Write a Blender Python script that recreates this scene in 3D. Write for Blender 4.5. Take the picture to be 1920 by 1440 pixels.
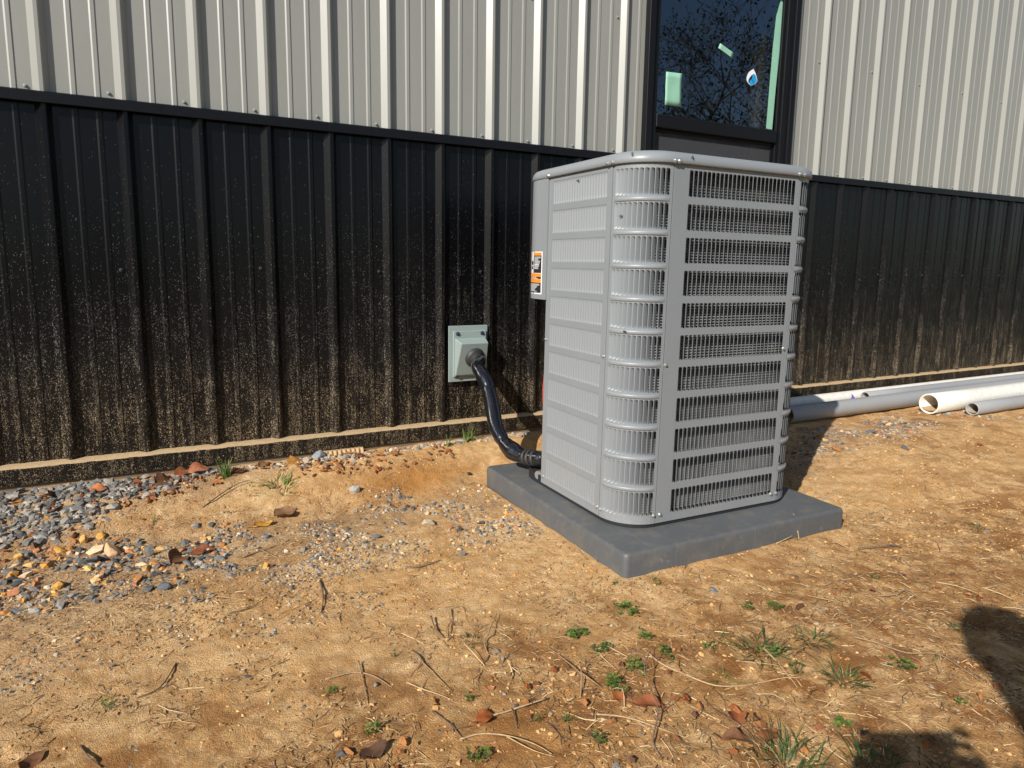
import bpy, bmesh, math, random
import numpy as np
from mathutils import Vector, Matrix, Euler, Quaternion

# ------------------------------------------------------------------ reset
for o in list(bpy.data.objects):
    bpy.data.objects.remove(o)
scene = bpy.context.scene
col = scene.collection
rnd = random.Random(7)
PI = math.pi
R = math.radians

# ------------------------------------------------------------------ camera
YAW, PITCH, ROLL = 0.4828, 0.1479, 0.0128
CAM = Vector((0.2414, -2.6922, 0.8502))
FPX, PPX, PPY = 1273.7, 938.1, 688.6            # focal length / principal point, photo pixels
cy_, sy_, cp_, sp_ = math.cos(YAW), math.sin(YAW), math.cos(PITCH), math.sin(PITCH)
c_fwd = Vector((sy_*cp_, cy_*cp_, -sp_))
c_r0 = Vector((cy_, -sy_, 0)); c_u0 = c_r0.cross(c_fwd)
c_right = c_r0*math.cos(ROLL) + c_u0*math.sin(ROLL)
c_up = -c_r0*math.sin(ROLL) + c_u0*math.cos(ROLL)
cd = bpy.data.cameras.new('camera'); camera = bpy.data.objects.new('camera', cd); col.objects.link(camera)
cm = Matrix((c_right, c_up, -c_fwd)).transposed().to_4x4(); cm.translation = CAM
camera.matrix_world = cm
cd.sensor_width = 36.0; cd.lens = 36.0*FPX/1920.0
cd.shift_x = (960-PPX)/1920.0; cd.shift_y = -(720-PPY)/1920.0
cd.clip_start = 0.01; cd.clip_end = 600
scene.camera = camera

# ------------------------------------------------------------------ light
SUN_AZ, SUN_EL = R(59.3), R(32.3)               # azimuth the light travels to, measured from +Y towards +X
world = bpy.data.worlds.new('World'); scene.world = world; world.use_nodes = True
wn = world.node_tree.nodes; wl = world.node_tree.links
bg = wn['Background']
sky = wn.new('ShaderNodeTexSky'); sky.sky_type = 'NISHITA'; sky.sun_disc = False
sky.sun_elevation = SUN_EL; sky.sun_rotation = SUN_AZ + PI
sky.air_density = 1.0; sky.dust_density = 0.6; sky.ozone_density = 1.4
wl.new(sky.outputs[0], bg.inputs[0]); bg.inputs[1].default_value = 0.07
sl = bpy.data.lights.new('sun', 'SUN'); sl.energy = 5.0; sl.angle = R(0.5); sl.color = (1.0, 0.955, 0.89)
sun = bpy.data.objects.new('sun', sl); col.objects.link(sun)
sdir = Vector((math.sin(SUN_AZ)*math.cos(SUN_EL), math.cos(SUN_AZ)*math.cos(SUN_EL), -math.sin(SUN_EL)))
sun.rotation_euler = sdir.to_track_quat('-Z', 'Y').to_euler(); sun.location = (-6, -5, 6)
scene.view_settings.view_transform = 'Standard'; scene.view_settings.look = 'None'
scene.view_settings.gamma = 1.0; scene.view_settings.use_curve_mapping = False
scene.view_settings.exposure = 0.35
scene.render.engine = 'CYCLES'

# ------------------------------------------------------------------ noise (numpy)
_lat = np.random.RandomState(3).rand(256, 256)
def vnoise(x, y):
    x = np.asarray(x, float); y = np.asarray(y, float)
    xi = np.floor(x).astype(int); yi = np.floor(y).astype(int); fx = x-xi; fy = y-yi
    fx = fx*fx*(3-2*fx); fy = fy*fy*(3-2*fy)
    g = lambda a, b: _lat[a % 256, b % 256]
    return (g(xi, yi)*(1-fx)+g(xi+1, yi)*fx)*(1-fy) + (g(xi, yi+1)*(1-fx)+g(xi+1, yi+1)*fx)*fy
def fbm(x, y, oct=4, gain=0.5):
    s = 0; a = 1; t = 0
    for k in range(oct):
        s = s+a*vnoise(x*2**k+17.3*k, y*2**k+5.1*k); t += a; a *= gain
    return s/t
def sstep(a, b, v):
    t = np.clip((np.asarray(v, float)-a)/(b-a), 0, 1); return t*t*(3-2*t)
def ground_base(x, y):
    left = 0.098*sstep(-0.47, -0.10, y) - 0.004
    right = 0.058 + 0.012*sstep(-0.3, -0.05, y)
    right = right*sstep(-1.7, -0.75, y)
    m = sstep(2.35, 3.25, x)
    return left*(1-m) + right*m
def ground_h(x, y):
    x = np.asarray(x, float); y = np.asarray(y, float)
    near = 1-sstep(6, 20, np.hypot(x-1.5, y+1))
    h = ground_base(x, y)
    h = h + near*(0.022*(fbm(x*2.3+3, y*2.3, 3)-0.5) + 0.011*(fbm(x*11, y*11+4, 3)-0.5) + 0.0075*(fbm(x*38+8, y*38, 3)-0.5))
    h = h + 0.0045*near*(fbm(x*95+1, y*110, 2)-0.5)
    # flat bed under the pad, soil banked lightly against its edges
    dx = np.maximum(np.abs(x-1.82)-0.45, 0); dy = np.maximum(np.abs(y+0.84)-0.45, 0); d = np.hypot(dx, dy)
    w = 1-sstep(0.0, 0.12, d)
    h = h*(1-w) + w*(0.002+0.010*(fbm(x*14, y*14, 3)-0.5))
    inside = (np.abs(x-1.82) < 0.43) & (np.abs(y+0.84) < 0.43)
    h = np.where(inside, -0.03, h)
    return h
def gh(x, y): return float(ground_h(np.array([x]), np.array([y]))[0])

# pixel of the photograph -> world
def ray(px, py): return c_fwd + c_right*((px-PPX)/FPX) - c_up*((py-PPY)/FPX)
def at_y(px, py, Y):
    d = ray(px, py); return CAM + d*((Y-CAM.y)/d.y)
def at_x(px, py, X):
    d = ray(px, py); return CAM + d*((X-CAM.x)/d.x)
def at_z(px, py, Z):
    d = ray(px, py); return CAM + d*((Z-CAM.z)/d.z)
def at_g(px, py):
    z = 0.0
    for _ in range(12):
        p = at_z(px, py, z); z = 0.5*z+0.5*gh(p.x, min(p.y, -0.06))
    p.z = gh(p.x, p.y); return p

# ------------------------------------------------------------------ materials
class NT:
    def __init__(s, name):
        s.m = bpy.data.materials.new(name); s.m.use_nodes = True
        s.t = s.m.node_tree; s.n = s.t.nodes; s.l = s.t.links
        s.b = s.n['Principled BSDF']; s.out = s.n['Material Output']
    def add(s, typ, **kw):
        nd = s.n.new('ShaderNode'+typ)
        for k, v in kw.items(): setattr(nd, k, v)
        return nd
    def link(s, a, b): s.l.new(a, b)
    def coord(s, which='Object', scale=(1, 1, 1), loc=(0, 0, 0)):
        tc = s.add('TexCoord'); mp = s.add('Mapping'); mp.inputs['Scale'].default_value = scale; mp.inputs['Location'].default_value = loc
        s.link(tc.outputs[which], mp.inputs[0]); return mp.outputs[0]
    def pos(s, scale=(1, 1, 1)):
        g = s.add('NewGeometry'); mp = s.add('Mapping'); mp.inputs['Scale'].default_value = scale
        s.link(g.outputs['Position'], mp.inputs[0]); return mp.outputs[0]
    def noise(s, vec, scale, detail=3, rough=0.55, dist=0.0):
        nd = s.add('TexNoise'); nd.inputs['Scale'].default_value = scale; nd.inputs['Detail'].default_value = detail
        nd.inputs['Roughness'].default_value = rough; nd.inputs['Distortion'].default_value = dist
        if vec is not None: s.link(vec, nd.inputs['Vector'])
        return nd.outputs['Fac']
    def ramp(s, fac, *stops):
        r = s.add('ValToRGB'); e = r.color_ramp.elements
        while len(e) < len(stops): e.new(0.5)
        for el, (p, c) in zip(e, stops):
            el.position = p; el.color = (c, c, c, 1) if isinstance(c, (int, float)) else (*c, 1)
        s.link(fac, r.inputs[0]); return r.outputs[0]
    def math(s, op, a, b=None, clamp=False):
        m = s.add('Math', operation=op, use_clamp=clamp)
        for i, v in enumerate((a, b)):
            if v is None: continue
            if isinstance(v, (int, float)): m.inputs[i].default_value = v
            else: s.link(v, m.inputs[i])
        return m.outputs[0]
    def mix(s, fac, a, b, blend='MIX'):
        m = s.add('Mix', data_type='RGBA', blend_type=blend)
        for sock, v in ((m.inputs[0], fac), (m.inputs[6], a), (m.inputs[7], b)):
            if isinstance(v, (int, float)): sock.default_value = v
            elif isinstance(v, tuple): sock.default_value = (*v, 1)
            else: s.link(v, sock)
        return m.outputs[2]
    def bump(s, h, strength=0.3, dist=0.01):
        b = s.add('Bump'); b.inputs['Strength'].default_value = strength; b.inputs['Distance'].default_value = dist
        s.link(h, b.inputs['Height']); s.link(b.outputs[0], s.b.inputs['Normal']); return b
    def set(s, **kw):
        for k, v in kw.items():
            sock = s.b.inputs[k]
            if isinstance(v, (int, float)): sock.default_value = v
            elif isinstance(v, tuple): sock.default_value = (*v, 1) if len(v) == 3 else v
            else: s.link(v, sock)
        return s

MAT = {}
def plain(name, colr, rough=0.5, metal=0.0, var=0.12, vscale=30, bump=0.0, bscale=200, spec=0.5):
    t = NT(name); v = t.coord()
    n = t.noise(v, vscale, 4)
    c = t.mix(n, tuple(x*(1-var) for x in colr), tuple(min(1, x*(1+var)) for x in colr))
    t.set(**{'Base Color': c, 'Metallic': metal, 'Specular IOR Level': spec})
    rr = t.noise(v, vscale*0.6, 3); t.set(Roughness=t.math('ADD', t.math('MULTIPLY', rr, 0.15), rough-0.07))
    if bump: t.bump(t.noise(v, bscale, 3), bump, 0.002)
    MAT[name] = t.m; return t.m

def mat_light_siding():
    t = NT('light_siding'); p = t.pos((1, 1, 0.12)); p2 = t.pos()
    n = t.noise(p, 9, 4); n2 = t.noise(p2, 3, 2); sp = t.noise(p2, 260, 2, 0.6)
    c = t.mix(n, (0.244, 0.244, 0.219), (0.289, 0.289, 0.261))
    c = t.mix(t.ramp(sp, (0.70, 0), (0.76, 0.5)), c, (0.15, 0.13, 0.10))
    t.set(**{'Base Color': c, 'Roughness': t.math('ADD', t.math('MULTIPLY', n, 0.12), 0.33), 'Specular IOR Level': 0.85})
    t.bump(t.noise(t.pos((1, 1, 0.5)), 7, 2), 0.25, 0.004); MAT['light_siding'] = t.m
def mat_black_siding(name, floor_z=0.17, ledge=False):
    t = NT(name); g = t.add('NewGeometry'); sx = t.add('SeparateXYZ'); t.link(g.outputs['Position'], sx.inputs[0])
    z = sx.outputs[2]
    p = t.pos(); pst = t.pos((1, 1, 0.28))
    big = t.noise(t.pos((1, 1, 0.6)), 3.2, 4, 0.6)
    # height of the splash line wobbles
    hz = t.math('ADD', z, t.math('MULTIPLY', t.math('SUBTRACT', big, 0.5), -0.55))
    k = t.ramp(t.math('DIVIDE', hz, 1.35), (0.10, 1.0), (0.24, 0.80), (0.38, 0.52), (0.55, 0.22), (0.72, 0.055), (0.88, 0.012), (1.0, 0.005))
    def cells(vec, scale, amount, rad):
        vo = t.add('TexVoronoi', feature='F1'); vo.inputs['Scale'].default_value = scale; vo.inputs['Randomness'].default_value = 1.0
        t.link(vec, vo.inputs['Vector'])
        sc = t.add('SeparateColor'); t.link(vo.outputs['Color'], sc.inputs[0])
        on = t.math('LESS_THAN', sc.outputs[0], amount)
        rr_ = t.math('ADD', t.math('MULTIPLY', sc.outputs[1], rad*0.7), rad*0.3)
        d_ = t.math('MULTIPLY', t.math('SUBTRACT', rr_, vo.outputs['Distance']), 7.0)
        d_ = t.math('MINIMUM', t.math('MAXIMUM', d_, 0.0), 1.0)
        return t.math('MULTIPLY', on, d_), sc.outputs[2]
    streak = t.ramp(t.noise(t.pos((1, 1, 0.10)), 55, 4, 0.65), (0.38, 0.08), (0.62, 1.45))
    clump = t.ramp(t.noise(t.pos((1, 1, 0.55)), 15, 4, 0.65), (0.34, 0.30), (0.64, 1.35))
    k2 = t.math('MULTIPLY', t.math('MULTIPLY', k, streak), clump)
    s1, c1 = cells(t.pos((1, 1, 0.6)), 300, t.math('MULTIPLY', t.math('MULTIPLY', k2, k), 0.55), 0.62)
    s2, c2 = cells(t.pos((1, 1, 0.55)), 560, t.math('MULTIPLY', k2, 0.90), 0.70)
    s3, c3 = cells(p, 150, t.math('MULTIPLY', k, 0.022), 0.28)
    spk = t.math('MAXIMUM', t.math('MAXIMUM', s1, t.math('MULTIPLY', s2, 0.8)), s3)
    film = t.math('MULTIPLY', t.math('MULTIPLY', t.math('MULTIPLY', k, k), t.noise(t.pos((1, 1, 0.3)), 22, 3)), 0.20)
    dirtc = t.mix(c1, (0.12, 0.085, 0.048), (0.50, 0.37, 0.21))
    dirtc = t.mix(t.ramp(t.math('DIVIDE', z, 1.35), (0.17, 0.0), (0.42, 0.85)), dirtc, t.mix(c2, (0.04, 0.04, 0.042), (0.19, 0.185, 0.18)))
    base = t.mix(t.noise(p, 5, 3), (0.0018, 0.0019, 0.0024), (0.0032, 0.0034, 0.0044))
    c = t.mix(film, base, (0.085, 0.066, 0.044))
    c = t.mix(t.math('MULTIPLY', spk, 0.72), c, dirtc)
    cover = t.math('MINIMUM', t.math('ADD', spk, t.math('MULTIPLY', film, 2.0)), 1.0)
    t.set(**{'Base Color': c, 'Roughness': t.math('ADD', t.math('MULTIPLY', cover, 0.5), 0.27), 'Specular IOR Level': 0.27})
    t.bump(t.math('ADD', spk, t.math('MULTIPLY', t.noise(t.pos((1, 1, 0.5)), 7, 2), 0.6)), 0.2, 0.002)
    MAT[name] = t.m
def mat_ground():
    t = NT('sandy_dirt'); p = t.pos()
    at = t.add('Attribute', attribute_name='zone'); sp = t.add('SeparateColor'); t.link(at.outputs['Color'], sp.inputs[0])
    moist, grit, litter = sp.outputs[0], sp.outputs[1], sp.outputs[2]
    a = t.noise(p, 4.5, 5, 0.62, 0.3); b = t.noise(p, 26, 6, 0.72); f = t.noise(p, 190, 4, 0.75); ff = t.noise(p, 520, 2, 0.7)
    sand = t.mix(t.ramp(a, (0.32, 0), (0.66, 1)), (0.66, 0.385, 0.160), (0.85, 0.57, 0.285))
    sand = t.mix(t.ramp(b, (0.40, 0.0), (0.68, 0.6)), sand, (0.52, 0.25, 0.072))
    sand = t.mix(t.math('MULTIPLY', t.ramp(b, (0.30, 1.0), (0.47, 0.0)), 0.7), sand, (0.86, 0.62, 0.34))
    c = t.mix(t.math('MULTIPLY', moist, 0.85), sand, t.mix(b, (0.42, 0.165, 0.030), (0.56, 0.25, 0.062)))
    br = t.math('MULTIPLY', litter, t.ramp(t.noise(p, 17, 5, 0.7, 0.6), (0.40, 0.0), (0.60, 1.0)))
    c = t.mix(t.math('MULTIPLY', br, 0.70), c, t.mix(f, (0.18, 0.082, 0.026), (0.40, 0.20, 0.066)))
    c = t.mix(t.math('MULTIPLY', grit, t.ramp(f, (0.42, 0.0), (0.60, 0.9))), c, t.mix(ff, (0.13, 0.125, 0.12), (0.30, 0.27, 0.23)))
    pt_ = t.math('MULTIPLY', t.ramp(t.noise(p, 7.5, 4, 0.6, 0.8), (0.46, 0.0), (0.60, 1.0)), t.math('ADD', t.math('MULTIPLY', litter, 0.85), 0.15))
    c = t.mix(pt_, c, t.mix(f, (0.20, 0.088, 0.028), (0.42, 0.19, 0.06)))
    speck = t.ramp(t.noise(p, 300, 3, 0.75), (0.60, 0.0), (0.70, 0.65))
    c = t.mix(speck, c, t.mix(ff, (0.13, 0.08, 0.045), (0.24, 0.15, 0.08)))
    c = t.mix(t.ramp(t.noise(t.pos((1.3, 1, 1)), 390, 2, 0.6), (0.66, 0.0), (0.74, 0.6)), c, (0.70, 0.56, 0.38))
    vd = t.add('VectorMath', operation='DISTANCE'); t.link(p, vd.inputs[0]); vd.inputs[1].default_value = (1.9, -1.2, 0)
    fg = t.ramp(t.math('ADD', t.math('DIVIDE', vd.outputs['Value'], 10.0), t.math('MULTIPLY', t.math('SUBTRACT', a, 0.5), 0.12)), (0.36, 0.0), (0.44, 1.0))
    c = t.mix(fg, c, t.mix(b, (0.055, 0.062, 0.022), (0.13, 0.12, 0.05)))  # unseen far ground turned dark green-brown to weaken its bounce onto the wall
    t.set(**{'Base Color': c, 'Roughness': 0.95, 'Specular IOR Level': 0.12})
    h = t.math('ADD', t.math('MULTIPLY', b, 0.9), t.math('ADD', t.math('MULTIPLY', f, 0.75), t.math('MULTIPLY', ff, 0.34)))
    t.bump(h, 0.85, 0.013); MAT['sandy_dirt'] = t.m
def mat_tint(name, rough=0.85, spec=0.25, vs=90, var=0.3, transl=0.0, bump=0.3):
    t = NT(name); at = t.add('Attribute', attribute_name='tint'); v = t.pos()
    n = t.noise(v, vs, 4, 0.65)
    c = t.mix(1.0, at.outputs['Color'], t.ramp(n, (0.2, 1-var), (0.8, 1.0+var)), 'MULTIPLY')
    t.set(**{'Base Color': c, 'Roughness': rough, 'Specular IOR Level': spec})
    if bump: t.bump(n, bump, 0.002)
    if transl:
        tr = t.add('BsdfTranslucent'); t.link(c, tr.inputs[0]); mx = t.add('MixShader'); mx.inputs[0].default_value = transl
        t.link(t.b.outputs[0], mx.inputs[1]); t.link(tr.outputs[0], mx.inputs[2]); t.link(mx.outputs[0], t.out.inputs[0])
    MAT[name] = t.m
def mat_unit():
    t = NT('grey_unit_paint'); v = t.coord()
    n = t.noise(v, 6, 4); f = t.noise(v, 420, 2)
    c = t.mix(n, (0.198, 0.215, 0.229), (0.228, 0.245, 0.258))
    d = t.ramp(t.noise(v, 70, 4, 0.7), (0.66, 0.0), (0.80, 0.5))
    c = t.mix(d, c, (0.20, 0.19, 0.165))
    sz = t.add('SeparateXYZ'); t.link(t.pos(), sz.inputs[0])
    spl = t.math('MULTIPLY', t.ramp(sz.outputs[2], (0.08, 1.0), (0.27, 0.0)), t.ramp(t.noise(t.pos(), 130, 4, 0.75), (0.50, 0.0), (0.64, 0.55)))
    c = t.mix(spl, c, (0.36, 0.27, 0.16))
    t.set(**{'Base Color': c, 'Roughness': t.math('ADD', t.math('MULTIPLY', n, 0.14), 0.33), 'Specular IOR Level': 0.45})
    t.bump(f, 0.06, 0.001); MAT['grey_unit_paint'] = t.m
def mat_pad():
    t = NT('grey_pad_plastic'); v = t.coord(); 
    n = t.noise(v, 7, 5, 0.6); s1 = t.noise(t.coord(scale=(1, 9, 1)), 22, 4, 0.7, 0.4); s2 = t.noise(t.coord(scale=(7, 1, 1)), 26, 4, 0.7, 0.5)
    c = t.mix(n, (0.070, 0.075, 0.080), (0.102, 0.108, 0.112))
    scr = t.math('MAXIMUM', t.ramp(s1, (0.62, 0.0), (0.72, 0.6)), t.ramp(s2, (0.63, 0.0), (0.74, 0.6)))
    c = t.mix(scr, c, (0.20, 0.195, 0.185))
    # thin soil dust on the flanks, pale moulding seams
    sx = t.add('SeparateXYZ'); t.link(v, sx.inputs[0])
    dust = t.math('MULTIPLY', t.ramp(t.noise(v, 16, 5, 0.7), (0.48, 0.0), (0.72, 1.0)), 0.26)
    c = t.mix(dust, c, (0.27, 0.21, 0.13))
    w = t.math('ABSOLUTE', t.math('SUBTRACT', t.math('FRACT', t.math('MULTIPLY', sx.outputs[0], 13.0)), 0.5))
    seam = t.math('MULTIPLY', t.math('LESS_THAN', w, 0.022), t.ramp(t.noise(t.coord(scale=(13, 1, 1)), 3, 1), (0.42, 0.0), (0.6, 0.22)))
    c = t.mix(seam, c, (0.19, 0.19, 0.18))
    t.set(**{'Base Color': c, 'Roughness': t.math('ADD', t.math('MULTIPLY', n, 0.25), 0.42)})
    t.bump(t.noise(v, 55, 4), 0.12, 0.004); MAT['grey_pad_plastic'] = t.m
def mat_hose():
    t = NT('black_tape_wrap'); v = t.coord()
    n = t.noise(t.coord(scale=(1, 1, 1.0)), 60, 3)
    t.set(**{'Base Color': (0.006, 0.0065, 0.009), 'Roughness': t.math('ADD', t.math('MULTIPLY', n, 0.10), 0.14), 'Specular IOR Level': 0.6})
    t.set(**{'Coat Weight': 1.0, 'Coat Roughness': 0.12}); t.bump(t.noise(t.coord(), 24, 2), 0.10, 0.006); MAT['black_tape_wrap'] = t.m
def mat_pipe(name, c0, c1, dirt, rough):
    t = NT(name); v = t.pos((0.25, 1, 1)); p = t.pos()
    n = t.noise(v, 9, 4); g = t.add('NewGeometry'); sx = t.add('SeparateXYZ'); t.link(g.outputs['Normal'], sx.inputs[0])
    c = t.mix(n, c0, c1)
    dd = t.math('MULTIPLY', t.ramp(t.noise(p, 45, 5, 0.75), (0.46, 0.0), (0.66, 1.0)), dirt)
    c = t.mix(dd, c, (0.36, 0.25, 0.135))
    t.set(**{'Base Color': c, 'Roughness': t.math('ADD', t.math('MULTIPLY', dd, 0.4), rough)}); MAT[name] = t.m
def mat_glass(name, tint, refl_rough=0.0, screen=False):
    t = NT(name)
    fr = t.add('Fresnel'); fr.inputs[0].default_value = 1.6
    tr = t.add('BsdfTransparent'); tr.inputs[0].default_value = (*tint, 1)
    gl = t.add('BsdfGlossy'); gl.inputs['Roughness'].default_value = refl_rough; gl.inputs[0].default_value = (0.74, 0.86, 1.0, 1)
    mx = t.add('MixShader'); f = t.math('MINIMUM', t.math('MULTIPLY', fr.outputs[0], 2.9), 1.0)
    t.link(f, mx.inputs[0]); t.link(tr.outputs[0], mx.inputs[1]); t.link(gl.outputs[0], mx.inputs[2]); t.link(mx.outputs[0], t.out.inputs[0])
    MAT[name] = t.m
def mat_screen():
    t = NT('insect_screen'); v = t.pos()
    d = t.add('BsdfDiffuse'); d.inputs[0].default_value = (0.075, 0.078, 0.085, 1)
    tr = t.add('BsdfTransparent'); mx = t.add('MixShader')
    t.link(t.math('ADD', t.math('MULTIPLY', t.noise(v, 30, 3), 0.12), 0.42), mx.inputs[0])
    t.link(tr.outputs[0], mx.inputs[1]); t.link(d.outputs[0], mx.inputs[2]); t.link(mx.outputs[0], t.out.inputs[0]); MAT['insect_screen'] = t.m
def mat_wood():
    t = NT('pine_board'); v = t.coord(scale=(14, 14, 1.2))
    n = t.noise(v, 3.5, 5, 0.65, 1.2)
    w = t.add('TexWave', wave_type='RINGS'); w.inputs['Scale'].default_value = 1.4; w.inputs['Distortion'].default_value = 6; w.inputs['Detail'].default_value = 3
    t.link(v, w.inputs['Vector'])
    c = t.mix(w.outputs['Fac'], (0.66, 0.42, 0.13), (0.90, 0.68, 0.30)); c = t.mix(t.ramp(n, (0.55, 0.0), (0.75, 0.5)), c, (0.25, 0.12, 0.035))
    t.set(**{'Base Color': c, 'Roughness': 0.7}); MAT['pine_board'] = t.m

mat_light_siding(); mat_black_siding('black_siding'); mat_ground(); mat_unit(); mat_pad(); mat_hose()
mat_tint('stone', 0.85, 0.25, 130, 0.35, 0, 0.5); mat_tint('dry_leaf', 0.75, 0.3, 120, 0.4, 0.15, 0.3)
mat_tint('green_blade', 0.5, 0.35, 80, 0.25, 0.35, 0.0); mat_tint('straw', 0.85, 0.2, 200, 0.3, 0.0, 0.0); mat_tint('bark_twig', 0.9, 0.15, 160, 0.4, 0.0, 0.4)
mat_pipe('white_pvc', (0.72, 0.69, 0.62), (0.80, 0.78, 0.72), 0.30, 0.32); mat_pipe('grey_conduit', (0.25, 0.265, 0.28), (0.32, 0.335, 0.345), 0.42, 0.45)
mat_glass('window_glass', (0.90, 0.92, 0.92)); mat_screen(); mat_wood()
plain('black_trim', (0.006, 0.0065, 0.009), 0.36, var=0.3, vscale=40, spec=0.22)
plain('black_frame', (0.007, 0.007, 0.0085), 0.4, var=0.2, vscale=30, spec=0.2)
plain('hood_plastic', (0.245, 0.30, 0.285), 0.45, var=0.07, vscale=14, bump=0.08)
plain('rubber_grommet', (0.030, 0.029, 0.030), 0.55, var=0.2)
plain('steel_band', (0.55, 0.52, 0.42), 0.3, 0.9)
plain('screw_zinc', (0.55, 0.56, 0.56), 0.35, 0.8, var=0.2, vscale=200)
plain('screw_paint', (0.27, 0.265, 0.24), 0.4, var=0.1)
plain('screw_black', (0.03, 0.03, 0.032), 0.4)
plain('screw_blue', (0.07, 0.09, 0.15), 0.35, 0.7)
plain('coil_fin', (0.52, 0.525, 0.53), 0.30, 0.55, var=0.55, vscale=25)
plain('dark_inside', (0.012, 0.012, 0.013), 0.8)
plain('mint_film', (0.26, 0.50, 0.37), 0.5, var=0.12, vscale=12)
plain('label_white', (0.80, 0.80, 0.80), 0.45, var=0.02); plain('label_orange', (0.85, 0.25, 0.02), 0.45, var=0.1)
plain('label_black', (0.02, 0.02, 0.025), 0.45); plain('label_blue', (0.02, 0.30, 0.62), 0.4, var=0.2, vscale=60); plain('label_navy', (0.008, 0.02, 0.06), 0.4)
plain('print_red', (0.62, 0.30, 0.26), 0.5); plain('primer_purple', (0.16, 0.10, 0.50), 0.5, var=0.25, vscale=60)
plain('red_tube', (0.30, 0.03, 0.02), 0.5)
plain('interior_grey', (0.20, 0.19, 0.18), 0.9); plain('gap_shade_concrete', (0.16, 0.125, 0.085), 0.9, var=0.2, bump=0.2)  # foundation colour darkened to carry the shade of the gap under the ledge
plain('ledge_soil', (0.42, 0.30, 0.17), 0.95, var=0.25, vscale=60, bump=0.6, bscale=120, spec=0.1)
plain('mud_corrugated', (0.45, 0.29, 0.14), 0.9, var=0.2)
plain('skin', (0.50, 0.31, 0.22), 0.55); plain('shirt_cloth', (0.10, 0.12, 0.16), 0.9, var=0.2); plain('jean_cloth', (0.05, 0.07, 0.12), 0.9, var=0.25)
plain('boot_leather', (0.06, 0.04, 0.025), 0.6); plain('hair_brown', (0.04, 0.025, 0.015), 0.7); plain('phone_black', (0.01, 0.01, 0.011), 0.2)
plain('eye_white', (0.75, 0.73, 0.70), 0.3); plain('lip', (0.42, 0.20, 0.17), 0.5); plain('cap_cloth', (0.03, 0.03, 0.035), 0.9)
plain('fly_black', (0.015, 0.014, 0.014), 0.4); plain('bark', (0.10, 0.075, 0.055), 0.95, var=0.35, vscale=20, bump=0.5, bscale=60)
plain('tree_leaf', (0.055, 0.060, 0.022), 0.6, var=0.45, vscale=8)

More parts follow.
